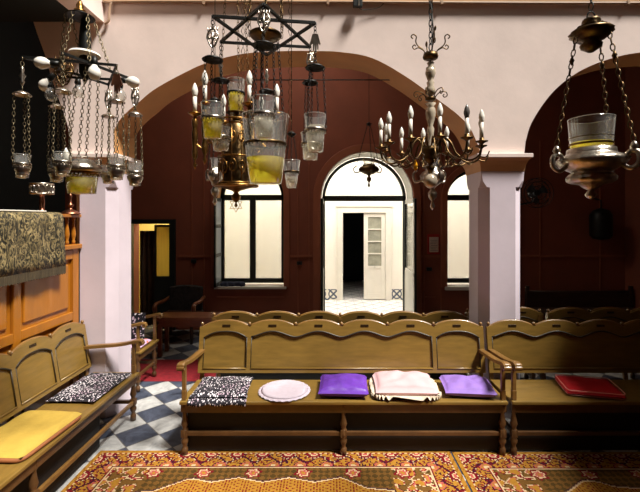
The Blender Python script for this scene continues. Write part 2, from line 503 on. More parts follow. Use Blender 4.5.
# ---------------- far wall with openings
def wall_open(openings, x0, x1, y0, y1, top, mats, mis=(0, 1, 2, 0)):
    """openings: list of (xa, xb, zbottom, zspring, rise, thickness). Solid wall made of strips."""
    m = MB(); cur = x0
    for (xa, xb, zb, zs, rise) in openings:
        m.box(cur, xa, y0, y1, 0, top)
        a = arc(xa, xb, zs, rise, 28) if rise > 0 else [(xa, zs), (xb, zs)]
        m.strip([(x, z, top) for x, z in a], y0, y1, mis=mis)
        if zb > 0: m.box(xa, xb, y0, y1, 0, zb)
        cur = xb
    m.box(cur, x1, y0, y1, 0, top)
    return m
def fx(x, Y=YW): return (x-328)*Y/F
def fz(y, Y=YW): return H+(218-y)*Y/F
D0, D1 = fx(320.5), fx(413.5)             # door opening
W0, W1 = fx(217), fx(284)
R0, R1 = fx(447), fx(514)
L0, L1 = fx(131), fx(176)
zsill = fz(287)
zspr = fz(197)
ops = [(L0, L1, 0, fz(221), 0), (W0, W1, zsill, zspr, (W1-W0)/2), (D0, D1, 0, fz(198), (D1-D0)/2), (R0, R1, zsill-.02, zspr, (R1-R0)/2*.88)]
fw = wall_open(ops, XL, XR, YW, YW+.30, ZC, None, (0, 1, 2, 0)).build('wall_back', ['red_wall', 'cream_wall', 'red_trim']); struct(fw, 'dark red brown far wall')

def arch_band(m, xa, xb, zb, zs, rise, wd, y0, y1, inner=True, wz=None):
    """frame band following jambs and arch, inside the opening (inner) or outside"""
    s = -1 if inner else 1
    n = 28
    def loop(off):
        a = arc(xa-off, xb+off, zs, rise+off, n)
        return [(xa-off, zb)]+a+[(xb+off, zb)]
    A = loop(0); B = loop(s*wd)
    vs = []
    for p, q in zip(A, B): vs += [(p[0], y0, p[1]), (q[0], y0, q[1]), (p[0], y1, p[1]), (q[0], y1, q[1])]
    fs = []
    for k in range(len(A)-1):
        a = 4*k; c = a+4
        fs += [(a, c, c+1, a+1), (a+2, a+3, c+3, c+2), (a, a+2, c+2, c), (a+1, c+1, c+3, a+3)]
    e = 4*(len(A)-1)
    fs += [(0, 1, 3, 2), (e, e+2, e+3, e+1)]
    m.add(vs, fs); return m

# door 1 : arched doorway with fanlight, open leaves
dr = bpy.data.objects.new('door_1', None); COL.objects.link(dr); struct(dr, 'arched doorway with dark fanlight frame and opened cream leaves')
yd = YW+.55
m = MB(); arch_band(m, D0+.02, D1-.02, 0, fz(198), (D1-D0)/2-.02, .055, yd, yd+.07)
m.box(D0+.04, D1-.04, yd, yd+.07, fz(198)-.03, fz(198)+.07)
m.build('door_frame', 'green_frame', dr)
n = 24; c = (D0+D1)/2; rad = (D1-D0)/2-.05; m = MB()
vs = [(c, yd+.03, fz(198)+.05)]+[(c-rad*cos(pi*k/n), yd+.03, fz(198)+.05+rad*sin(pi*k/n)) for k in range(n+1)]
m.add(vs, [(0, k, k+1) for k in range(1, n+1)]).build('fanlight_pane', 'pane', dr)
m = MB(); arch_band(m, D0, D1, 0, fz(198), (D1-D0)/2, .13, YW-.035, YW, False)
m.build('door_moulding', 'red_trim', dr, bevel=.006)
m = MB(); arch_band(m, D0+.001, D1-.001, 0, fz(198), (D1-D0)/2-.001, .012, YW+.01, yd-.01)
m.build('door_reveal', 'white_wood', dr)
def leaf(x, s, zt):   # leaf folded back at right angles along the reveal; s = inward direction
    y0, y1 = YW+.0-.28, yd-.02
    q = bpy.data.objects.new('door_leaf', None)
    m = MB(); t0, t1 = (x, x+s*.04) if s > 0 else (x+s*.04, x)
    m.box(t0, t1, y0, y0+.06, .02, zt); m.box(t0, t1, y1-.06, y1, .02, zt)
    m.box(t0, t1, y0, y1, zt-.07, zt); m.box(t0, t1, y0, y1, .95, 1.02); m.box(t0, t1, y0, y1, .02, .16)
    m.box(t0+.008, t1-.008, y0, y1, .16, .95)
    o = m.build('door_leaf', 'white_wood', dr, bevel=.003)
    MB().box((t0+t1)/2-.003, (t0+t1)/2+.003, y0+.06, y1-.06, 1.02, zt-.07).build('leaf_pane', 'pane', o)
    MB().box(t0-.005, t1+.005, y1-.06, y1+.008, .98, zt-.005).build('leaf_edge', 'green_frame', o)
    MB().box(t0-.005 if s > 0 else t0+.01, t1-.01 if s > 0 else t1+.005, y0-.012, y0+.004, .02, zt-.005).build('leaf_edge', 'green_frame', o)
leaf(D0+.014, 1, fz(199)); leaf(D1-.014, -1, fz(199))

def window(idx, xa, xb, rise, shutter, label):
    wz = bpy.data.objects.new('window_%d' % idx, None); COL.objects.link(wz); struct(wz, label)
    y = YW+.2; m = MB()
    arch_band(m, xa+.001, xb-.001, zsill+.06, zspr, rise-.001, .07, y, y+.06)
    m.box(xa, xb, y, y+.06, zsill+.04, zsill+.12); m.box(xa, xb, y, y+.06, zspr-.05, zspr+.05)
    m.box((xa+xb)/2-.05, (xa+xb)/2+.05, y-.01, y+.07, zsill+.05, zspr)
    m.build('window_frame', 'green_frame', wz)
    MB().box(xa+.03, xb-.03, y+.028, y+.032, zsill+.1, zspr+.0).build('pane', 'pane', wz)
    n = 20; c = (xa+xb)/2; rad = (xb-xa)/2-.04; m = MB()
    vs = [(c, y+.03, zspr)]+[(c-rad*cos(pi*k/n), y+.03, zspr+(rise-.04)*sin(pi*k/n)) for k in range(n+1)]
    m.add(vs, [(0, k, k+1) for k in range(1, n+1)]).build('pane', 'pane', wz)
    MB().box(xa-.04, xb+.04, YW-.05, y, zsill-.03 if idx == 1 else zsill-.05, zsill+.012).build('window_sill', 'marble', wz, bevel=.004)
    m = MB(); arch_band(m, xa, xb, zsill, zspr, rise, .10, YW-.03, YW, False); m.build('window_moulding', 'red_trim', wz, bevel=.005)
    m = MB(); arch_band(m, xa+.0005, xb-.0005, zsill+.012, zspr, rise-.0005, .008, YW+.01, y-.002); m.build('window_reveal', 'ochre' if idx == 1 else 'ochre', wz)
    if shutter:
        m = MB(); x0, x1 = xa+.012, xa+.042; y0, y1 = YW-.24, y-.01; zt = zspr-.02; zb = zsill+.03
        m.box(x0, x1, y0, y0+.05, zb, zt); m.box(x0, x1, y1-.05, y1, zb, zt)
        for zz in (zb, zb+(zt-zb)*.33, zb+(zt-zb)*.66, zt-.06): m.box(x0, x1, y0, y1, zz, zz+.06)
        s = m.build('shutter', 'green_frame', wz)
        m = MB()
        for k in range(3):
            a = zb+(zt-zb)*.33*k+.06; m.box(x0+.008, x1-.008, y0+.05, y1-.05, a, a+(zt-zb)*.33-.06)
        m.build('shutter_panel', 'blue_shutter', s)
window(1, W0, W1, (W1-W0)/2, True, 'bright arched window with dark frame left of the doorway')
window(2, R0, R1, (R1-R0)/2*.88, False, 'bright arched window partly hidden behind the column')
cl = MB(); 
for k in range(7):
    a = Vector((W0+.10+.055*k, YW+.05+random.uniform(-.03, .05), zsill+.04))
    cl.lathe([(.001, .05), (.03, .045), (.05, .02), (.058, -.01), (.05, -.028)], a, 9, mod=lambda t, k: 1+.3*sin(3*t+a.x*50))
tag(cl.build('cloth_heap', 'dark_cloth'), 'crumpled dark blue cloth heap on the left window sill', 'cloth')

# wall mouldings: chair rail and panel strips
def rail(xa, xb, z): return MB().box(xa, xb, YW-.02, YW, z-.02, z+.02)
zr = fz(256)
k = 0
trims = [('h', L1+.06, W0-.11), ('h', W1+.11, D0-.14), ('h', D1+.14, R0-.11), ('h', R1+.11, XR)]
tm = MB()
for (_, a, b_) in trims: tm.box(a, b_, YW-.022, YW, zr-.022, zr+.018)
for x in (fx(192), fx(204), fx(298), fx(309), fx(424), fx(441), fx(540), fx(600)):
    tm.box(x-.008, x+.008, YW-.012, YW, .1, zr-.02); tm.box(x-.008, x+.008, YW-.012, YW, zr+.02, 3.3)
for (a, b_) in ((W0, W1), (D1+.2, R0-.2)):
    tm.box(a, b_, YW-.012, YW, fz(297)-.008, fz(297)+.008); 
struct(tm.build('trim_2', 'red_trim'))
bb = MB()
for a, b_ in ((XL, L0-.05), (L1+.05, D0-.14), (D1+.14, XR)): bb.box(a, b_, YW-.025, YW, 0, .15)
struct(bb.build('baseboard_back', 'red_trim'))
for i, (x, y) in enumerate(((194, 261), (299.5, 263), (429, 269))):
    o = MB().box(fx(x)-.045, fx(x)+.045, YW-.03, YW, fz(y)-.03, fz(y)+.03).build('wall_socket', 'black', bevel=.004)
    MB().box(fx(x)-.02, fx(x)+.02, YW-.036, YW-.03, fz(y)-.012, fz(y)+.012).build('socket_face', 'iron', o)
    tag(o, ('small black wall socket by the dark left door', 'small black wall socket between window and bright doorway', 'small black wall socket below the red framed notice')[i], 'socket', 'black wall sockets')
po = MB().box(fx(427), fx(439), YW-.025, YW-.002, fz(254), fz(234)).build('framed_notice', 'red_frame', bevel=.003)
MB().box(fx(429), fx(438), YW-.03, YW-.024, fz(252), fz(237)).build('paper', 'paper', po)
m = MB()
for k in range(7): m.box(fx(430)+.01*(k % 2), fx(437)-.012*(k % 3), YW-.032, YW-.0295, fz(240)-.03*k-.006, fz(240)-.03*k)
m.build('printed_lines', 'ink', po)
m = MB().box(fx(427.6), fx(438.6), YW-.031, YW-.0295, fz(236.6), fz(234.4)); m.build('header', 'red_frame', po)
tag(po, 'red framed paper notice on the wall right of the doorway', 'notice')

# ---- door 2: dark framed door at left with yellow room
d2 = bpy.data.objects.new('door_2', None); COL.objects.link(d2); struct(d2, 'dark framed door at left with yellow pane and curtains')
zt = fz(221); m = MB()
m.box(L0-.06, L0+.02, YW-.05, YW+.06, 0, zt-.05); m.box(L1-.10, L1+.0, YW-.05, YW+.06, 0, zt-.05); m.box(L0-.06, L1, YW-.05, YW+.06, zt-.05, zt+.03)
m.build('door_frame', 'green_frame', d2)
m = MB(); a, b_ = fx(157), fx(170); z0, z1 = fz(276), fz(227)
m.box(a-.03, a, YW-.04, YW+.0, .02, z1+.04); m.box(b_, b_+.05, YW-.04, YW, .02, z1+.04); m.box(a, b_, YW-.04, YW, .02, z0); m.box(a, b_, YW-.04, YW, z1, z1+.04)
lf = m.build('door_leaf', 'green_frame', d2)
MB().box(a, b_, YW-.02, YW-.014, z0, z1).build('yellow_pane', 'frosted_yellow', lf)
q = MB(); q.box(L0-.5, L1+.4, YW+1.3, YW+1.4, 0, 2.7); q.box(L0-.6, L0-.5, YW+.3, YW+1.4, 0, 2.7); q.box(L1+.4, L1+.5, YW+.3, YW+1.4, 0, 2.7); q.box(L0-.6, L1+.5, YW+.3, YW+1.4, 2.7, 2.8); q.box(L0-.5, L1+.4, YW+.55, YW+1.3, -.1, 0)
struct(q.build('wall_side_room', 'yellow_wall'))
#, YW-.005, .02, fz(226)); m.box(fx(131.5), fx(152), YW-.03, YW-.005, fz(231), fz(226)); m.build('door_jamb', 'yellow_wall', d2)
m = MB(); xs = [fx(138)+i*(fx(156)-fx(138))/40 for i in range(41)]
vs = []; 
for x in xs:
    yy = YW+.08+.03*sin(x*70); vs += [(x, yy, .05), (x, yy, fz(231)), (x, yy+.012, .05), (x, yy+.012, fz(231))]
fs = []
for i in range(40):
    a = 4*i; fs += [(a, a+4, a+5, a+1), (a+2, a+3, a+7, a+6), (a+1, a+5, a+7, a+3)]
m.add(vs, fs, 0, True); m.build('curtain', 'curtain', d2)

# ---------------- bright lobby beyond the doorway
YL = 9.5
def lx(x, Y=YL): return (x-328)*Y/F
struct(MB().box(-2.5, 4.0, YW+.55, YL+3.2, -.1, 0).build('floor_lobby', 'lobby_floor'))
struct(MB().box(-.5, 2.2, YW+.30, YW+.55, -.1, .0005).build('trim_3', 'lobby_floor'))
q0, q1 = lx(342), lx(386.5)
m = wall_open([(q0, q1, 0, fz(212, YL), 0)], -2.5, 4.0, YL, YL+.12, 3.9, None, (0, 0, 0, 0)).build('wall_lobby', 'cream_wall'); struct(m)
struct(MB().box(-2.6, -2.5, YW+.30, YL+.1, 0, 3.9).build('wall_lobby_left', 'cream_wall'))
struct(MB().box(4.0, 4.1, YW+.30, YL+.1, 0, 3.9).build('wall_lobby_right', 'cream_wall'))
struct(MB().box(-2.6, 4.1, YW+.30, YL+.1, 3.9, 4.0).build('ceiling_lobby', 'cream_wall'))
d3 = bpy.data.objects.new('door_3', None); COL.objects.link(d3); struct(d3, 'white double door with glazed right leaf at the far end of the lobby')
m = MB(); zt = fz(212, YL)
m.box(q0-.12, q0+.02, YL-.03, YL+.0, 0, zt-.02); m.box(q1-.02, q1+.12, YL-.03, YL, 0, zt-.02); m.box(q0-.12, q1+.12, YL-.03, YL, zt-.02, zt+.12); m.box(q0-.15, q1+.15, YL-.05, YL, zt+.12, zt+.16)
m.build('door_casing', 'white_wood', d3, bevel=.005)
xm = lx(364); m = MB(); y0 = YL+.01; y1 = YL+.05
gz0, gz1 = fz(266, YL), fz(217, YL); ga, gb = lx(368), lx(381.5)
m.box(xm, ga, y0, y1, .02, zt-.03); m.box(gb, q1-.02, y0, y1, .02, zt-.03); m.box(ga, gb, y0, y1, gz1, zt-.03)
m.box(ga, gb, y0+.012, y1, .15, gz0); m.box(ga, gb, y0, y1, .02, .15); m.box(ga, gb, y0, y1, gz0-.05, gz0)
m.box((ga+gb)/2-.015, (ga+gb)/2+.015, y0, y1, .15, gz0)
for k in range(1, 4):
    z = gz0+(gz1-gz0)*k/4; m.box(ga, gb, y0, y1, z-.012, z+.012)
lf = m.build('door_leaf', 'white_wood', d3)
MB().box(ga, gb, y0+.02, y0+.026, gz0, gz1).build('leaf_pane', plain('frosted_pane', srgb(150, 150, 134), .3), lf)
m = MB()
for a, b_ in ((lx(322), q0-.12), (q1+.12, lx(408))): m.box(a, b_, YL-.015, YL, 0, .26)
struct(m.build('baseboard_lobby', 'deco_tile'))
# dark room beyond
struct(MB().box(-1.4, 3.4, YL+3.0, YL+3.1, 0, 3.9).build('wall_far_room', 'shade_wall'))
struct(MB().box(.0, .05, YL+.12, YL+3.0, 0, 3.9).build('wall_far_room_left', 'shade_wall'))
struct(MB().box(2.6, 2.65, YL+.12, YL+3.0, 0, 3.9).build('wall_far_room_right', 'shade_wall'))
struct(MB().box(0, 2.65, YL+.12, YL+3.1, 2.6, 2.7).build('ceiling_far_room', 'shade_wall'))

# ---------------- wall behind the camera
struct(MB().box(XL, XR, YN-.25, YN, 0, ZC).build('wall_front', 'red_wall'))

# ================================================================== BENCHES
LEGP = [(.026, 0), (.026, .05), (.018, .056), (.016, .075), (.028, .10), (.03, .12), (.02, .135), (.028, .15), (.028, .20), (.018, .21), (.02, .225), (.030, .25), (.024, .28), (.016, .33), (.022, .345), (.016, .355), (.026, .37), (.026, .43)]
def finial(m, x, y, z, s=1):
    m.lathe([(.004*s, 0), (.007*s, .002*s), (.006*s, .006*s), (.013*s, .014*s), (.016*s, .024*s), (.012*s, .034*s), (.004*s, .040*s)], (x, y, z), 10)
def make_bench(label, board=None, leg_mat=None, hw=.435, groups=(1, 4, 1), arms=(True, True), both=False, name='bench', cat='bench', group=None, legs=3):
    n = sum(groups); st = .033; L = hw*n+2*st
    root = empty(name, label, cat, (0, 0, 0), 0, group or ('carved wooden benches with humped backs' if cat == 'bench' else None))
    zs = .45
    m = MB().box(0, L, -.012, .44, zs-.028, zs); m.build('seat', 'bench', root, bevel=.006)
    for ya in (.012, .40): MB().box(.03, L-.03, ya, ya+.02, zs-.10, zs-.028).build('apron', 'bench_leg', root)
    # backrest, sheared backwards
    zb = .505; zc = .915; hh = .055; y0 = .455; sh = .16
    S = Matrix(((1, 0, 0, 0), (0, 1, sh, y0-sh*zb), (0, 0, 1, 0), (0, 0, 0, 1)))
    NP = 14
    def top(i, t): return zc+hh*(1-abs(2*t-1)**2.3)
    prof = [(0, zc-.005)]
    for i in range(n):
        for k in range(NP+1): prof.append((st+hw*(i+k/NP), top(i, k/NP)))
    prof.append((L, zc-.005))
    m = MB().strip([(x, zb, z) for x, z in prof], .012, .028, xf=S)
    sides = [(-.002, .0125)]+([(.0275, .042)] if both else [])
    fr = m
    grooves = MB(); ledge = MB()
    pb = .545
    for (ya, yb) in sides:
        fr.strip([(0, zb, pb), (L, zb, pb)], ya, yb, xf=S)
        pos = 0; stl = .045
        edges = [0]
        gi = 0
        for g in groups:
            xa = st+hw*pos if pos else 0; xb = st+hw*(pos+g) if pos+g < n else L
            pa = xa+(stl if pos == 0 else .022); pbx = xb-(stl if pos+g == n else .022)
            fr.strip([(xa, pb, zc-.003), (pa, pb, zc+.012)], ya, yb, xf=S); fr.strip([(pbx, pb, zc+.012), (xb, pb, zc-.003)], ya, yb, xf=S)
            N = 14*g; cur = []
            for k in range(N+1):
                x = pa+(pbx-pa)*k/N
                if g == 1:
                    t = k/N; pt = zc-.095+.058*(1-abs(2*t-1)**2.6)
                else:
                    t = ((x-st)/hw-pos); tt = t-math.floor(min(max(t, 0), g-.0001)); pt = zc-.088+.052*(.5-.5*cos(2*pi*tt))**.8
                tg = (x-st)/hw; ti = min(n-1, max(0, int(tg))); tq = min(1, max(0, tg-ti))
                cur.append((x, pt, top(ti, tq)))
            fr.strip(cur, ya, yb, xf=S)
            yy = ya if ya < 0 else yb
            sg = .002 if ya < 0 else -.002
            grooves.tube([(x, yy+sg, z-.003) for x, z, _ in cur], .0075, 5, xf=S)
            grooves.tube([(pa, yy+sg, pb), (pa, yy+sg, cur[0][1])], .005, 5, xf=S)
            grooves.tube([(pbx, yy+sg, pb), (pbx, yy+sg, cur[-1][1])], .005, 5, xf=S)
            ledge.tube([(pa, yy, pb), (pbx, yy, pb)], .007, 6, xf=S)
            pos += g
    br = fr.build('backrest', 'bench', root)
    grooves.build('panel_groove', 'groove', root); ledge.build('panel_ledge', 'bench', br)
    # top capping bead along humps
    m = MB(); m.tube([(x, .012, z) for x, z in prof], .012, 6, xf=S); m.build('top_moulding', 'bench_side', root)
    for i in range(n+1):
        f = MB(); finial(f, st+hw*i if 0 < i < n else (st*.6 if i == 0 else L-st*.6), y0+sh*(zc-zb)+.012, zc+.004)
        f.build('knob', 'bench_side', root)
    for i in range(n):
        x = st+hw*(i+.5); m = MB()
        m.box(x-.038, x+.038, -.006, .0, zc+.0, zc+.022, xf=S)
        if both: MB().box(x-.038, x+.038, .041, .046, zc+.0, zc+.022, xf=S).build('name_plate', 'plate', root, bevel=.002)
        m.build('name_plate', 'plate', root, bevel=.002)
    # arms
    for flag, x, s in ((arms[0], .028, 1), (arms[1], L-.028, -1)):
        if not flag: continue
        m = MB()
        path = [(.50, .70), (.36, .712), (.22, .722), (.10, .738), (.02, .757), (-.03, .762), (-.055, .752), (-.058, .735)]
        P = spline([(x, a, b) for a, b in path], 3)
        vs = []; w_ = .026; h_ = .016
        for p in P:
            ww = w_ if p.y > .05 else w_+.004
            vs += [(x-ww, p.y, p.z-h_), (x+ww, p.y, p.z-h_), (x+ww, p.y, p.z+h_*.7), (x+ww*.5, p.y, p.z+h_), (x-ww*.5, p.y, p.z+h_), (x-ww, p.y, p.z+h_*.7)]
        fs = []
        for k in range(len(P)-1):
            for i in range(6):
                j = (i+1) % 6; fs.append((k*6+i, k*6+j, (k+1)*6+j, (k+1)*6+i))
        e = (len(P)-1)*6; fs += [tuple(range(6)), tuple(e+i for i in range(6))]
        m.add(vs, fs, 0, False)
        m.tube([(x-.030, -.045, .738), (x+.030, -.045, .738)], .02, 10)
        m.build('armrest', 'bench_side', root, bevel=.003)
        m = MB(); y = .03
        m.box(x-.018, x+.018, y-.018, y+.018, zs, .53); m.box(x-.016, x+.016, y-.015, y+.015, .53, .74)
        m.build('arm_post', 'bench_side', root, bevel=.004)
    xsl = [.03+(L-.06)*k/(legs-1) for k in range(legs)]
    for x in xsl:
        for y in (.035, .40):
            m = MB(); m.lathe(LEGP, (x, y, 0), 14); m.box(x-.024, x+.024, y-.024, y+.024, .355, .425); m.box(x-.024, x+.024, y-.024, y+.024, .145, .205)
            m.build('leg', 'bench_leg', root)
        MB().box(x-.014, x+.014, .05, .39, .16, .19).build('stretcher', 'bench_leg', root)
        # back upright
        m = MB(); m.strip([(x-.018, .43, .95 if False else .90), (x+.018, .43, .90)], .03, .05, xf=S); m.build('back_upright', 'bench_side', root)
    MB().box(xsl[0], xsl[-1], .022, .048, .155, .188).build('stretcher', leg_mat or 'bench_leg', root, bevel=.004)
    if board: MB().box(.04, L-board[1], board[0], board[0]+.012, .012, .345).build('shade_board', 'under_shade', root)  # added board whose near-black colour stands for the shade below the seat
    root['L'] = L
    return root

bz = .0062
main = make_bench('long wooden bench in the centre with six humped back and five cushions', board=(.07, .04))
main.location = (-1.21, 3.26, bz)
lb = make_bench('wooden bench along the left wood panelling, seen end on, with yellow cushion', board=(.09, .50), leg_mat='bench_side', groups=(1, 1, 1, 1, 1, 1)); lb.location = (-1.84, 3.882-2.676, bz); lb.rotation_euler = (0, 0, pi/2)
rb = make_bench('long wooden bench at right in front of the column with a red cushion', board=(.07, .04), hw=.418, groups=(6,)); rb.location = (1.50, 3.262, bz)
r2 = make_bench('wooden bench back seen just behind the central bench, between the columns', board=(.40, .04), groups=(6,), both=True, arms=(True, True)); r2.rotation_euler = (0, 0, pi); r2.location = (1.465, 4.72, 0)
r3 = make_bench('short dark bench back directly right of the column, behind the right bench', hw=.38, groups=(2,), both=True, legs=2); r3.rotation_euler = (0, 0, pi); r3.location = (2.33, 4.90, 0)
r4 = make_bench('dark shaded bench back at the far right edge, behind the right bench', hw=.43, groups=(6,), both=True); r4.rotation_euler = (0, 0, pi); r4.location = (5.03, 4.90, 0)
st_ = make_bench('small wooden settle beyond the left column with a lilac cushion', hw=.42, groups=(1,), legs=2, name='settle', cat='settle'); st_.location = (-2.1, 4.46, .0045); st_.rotation_euler = (0, 0, pi/2)
for r in (main, lb, rb, r2, r3, r4, st_): del r['L']

# ---------------- cushions
def pillow(w, d, h, n=22, pw=4, wr=.006, seed=0, round_=False, hem=0, corner=.10):
    m = MB(); vs = []; fs = []
    def pt(i, j, s):
        u = -1+2*i/n; v = -1+2*j/n
        if round_:
            uu = u*sqrt(1-v*v/2); vv = v*sqrt(1-u*u/2); x, y = uu, vv
            e = max(0, 1-min(1, (uu*uu+vv*vv)))**.5
        else:
            e = (max(0, 1-abs(u)**pw)*max(0, 1-abs(v)**pw))**.5
            x = u*(1-corner*(1-abs(v)**3)*.35*abs(u)); y = v*(1-corner*(1-abs(u)**3)*.35*abs(v))
        nz = mnoise.noise(Vector((x*w*5+seed, y*d*5, s*3)))*wr*e*(2 if s > 0 else .4)
        z = h*(.22+.78*e)*.5*(1 if s > 0 else -.85)
        if abs(i-n/2) == n/2 or abs(j-n/2) == n/2: z = 0
        return (x*w/2, y*d/2, max(z+nz, -h*.42) + h*.425)
    for s in (1, -1):
        for i in range(n+1):
            for j in range(n+1): vs.append(pt(i, j, s))
    q = (n+1)*(n+1)
    for i in range(n):
        for j in range(n):
            a = i*(n+1)+j; fs.append((a, a+n+1, a+n+2, a+1)); fs.append((q+a, q+a+1, q+a+n+2, q+a+n+1))
    m.add(vs, fs, 0, True)
    return m
def ruffle(w, d, z, amp=.018, waves=40, round_=False, wd=.03):
    m = MB(); N = waves*6; vs = []; fs = []
    for k in range(N):
        t = 2*pi*k/N
        if round_: x, y = cos(t)*w/2, sin(t)*d/2; nx, ny = cos(t), sin(t)
        else:
            c, s_ = cos(t), sin(t); e = .28
            x = w/2*math.copysign(abs(c)**e, c); y = d/2*math.copysign(abs(s_)**e, s_); nx, ny = c, s_
            l = sqrt(nx*nx+ny*ny); nx /= l; ny /= l
        a = amp*sin(waves*t)
        for q, (o, dz) in enumerate(((-.012, 0), (wd*.5, a*.5+.003), (wd, a-.006))):
            vs.append((x+nx*(o+.004*sin(2*waves*t)), y+ny*o, max(.002, z+dz)))
    for k in range(N):
        a = 3*k; b = 3*((k+1) % N)
        fs += [(a, b, b+1, a+1), (a+1, b+1, b+2, a+2)]
    m.add(vs, fs, 0, True); return m
zse = .45+bz+.002
def weld(o):
    md = o.modifiers.new('weld', 'WELD'); md.merge_threshold = .0005; return o
def at(pxx, Y, z=.45): return (pxx-328)*Y/F
# black and white cushions
o = weld(pillow(.47, .40, .075, wr=.01, seed=2, pw=3).build('cushion', 'bw', loc=(-.905, 3.455, zse), rot=(0, 0, .03)))
# flap hanging over the seat front
m = MB(); vs = []; fs = []
for i in range(25):
    x = -.235+.47*i/24
    for k, (y, z) in enumerate(((-.15, .035), (-.20, .018), (-.222, .004), (-.232, -.012-.018*abs(sin(i*.33+.4))))): vs.append((x, y+.004*sin(i), z))
for i in range(24):
    for k in range(3): a = i*4+k; fs.append((a, a+4, a+5, a+1))
m.add(vs, fs, 0, True); h = m.build('hanging_edge', 'bw', o); s = h.modifiers.new('t', 'SOLIDIFY'); s.thickness = .004
tag(o, 'black and white printed cushion on the left end of the central bench', 'cushion', 'cushions on the central bench')
o = weld(pillow(.40, .38, .045, seed=5, round_=True, wr=.004).build('cushion', 'white_cush', loc=(at(284.5, 3.44), 3.44, zse)))
ruffle(.40, .38, .016, .003, 26, True, .022).build('lace_edge', 'white_cush', o)
tag(o, 'round white crocheted cushion on the central bench', 'cushion', 'cushions on the central bench')
o = weld(pillow(.42, .36, .12, seed=9, wr=.016, pw=2.6).build('cushion', 'purple', loc=(at(343.5, 3.45), 3.45, zse), rot=(0, 0, -.04)))
tag(o, 'deep purple cushion in the middle of the central bench', 'cushion', 'cushions on the central bench')
o = weld(pillow(.52, .38, .145, seed=12, wr=.01, pw=2.8).build('cushion', 'pink_cush', loc=(at(404, 3.45), 3.45, zse), rot=(0, 0, -.03)))
ruffle(.52, .37, .036, .016, 34, False, .03).build('ruffle', 'ruffle', o)
tag(o, 'large pale pink cushion with cream ruffled edge on the central bench', 'cushion', 'cushions on the central bench')
o = weld(pillow(.42, .33, .115, seed=19, wr=.016, pw=2.6).build('cushion', 'lilac', loc=(1.195, 3.44, zse), rot=(0, 0, -.10)))
tag(o, 'light lilac cushion at the right end of the central bench', 'cushion', 'cushions on the central bench')
# left bench cushions
o = weld(pillow(.40, .60, .05, seed=22, wr=.008).build('cushion', 'bw', loc=(-2.06, 3.50, zse), rot=(0, 0, -.03)))
tag(o, 'black and white printed cushion on the far end of the left bench', 'cushion')
m = pillow(.42, .56, .07, seed=25, wr=.004, pw=10, corner=.02)
o = weld(m.build('cushion', 'yellow_cush', loc=(-2.06, 2.72, zse), rot=(0, 0, -.05)))
m = MB(); pts = []
for k in range(64):
    t = 2*pi*k/64; c, s_ = cos(t), sin(t); pts.append((.21*math.copysign(abs(c)**.18, c), .28*math.copysign(abs(s_)**.18, s_), .016))
m.tube(pts, .014, 6, closed=True); m.build('edging', 'brown_edge', o)
tag(o, 'flat yellow cushion with brown edge on the near part of the left bench', 'cushion')
# right bench red cushion
m = pillow(.44, .34, .055, seed=31, wr=.002, pw=12, corner=.0)
o = weld(m.build('cushion', 'red_cush', loc=(2.26, 3.47, zse+.004), rot=(0.02, 0.0, -.22)))
for zz in (.010, .048):
    m = MB(); pts = []
    for k in range(64):
        t = 2*pi*k/64; c, s_ = cos(t), sin(t); pts.append((.218*math.copysign(abs(c)**.16, c), .168*math.copysign(abs(s_)**.16, s_), zz))
    m.tube(pts, .0035, 5, closed=True); m.build('piping', 'red_pipe', o)
tag(o, 'flat red cushion with pale piping on the right bench', 'cushion')
o = weld(pillow(.36, .30, .07, seed=33, wr=.014).build('cushion', 'pink_floral', loc=(-2.29, 4.64, .4575)))
tag(o, 'lilac and orange cushion on the small settle behind the left column', 'cushion')
o = weld(pillow(.30, .32, .07, seed=37, wr=.01).build('cushion', 'floral', loc=(-2.37, 4.885, .635), rot=(1.42, 0, 0)))
tag(o, 'grey floral cushion standing upright at the far end of the small settle', 'cushion')

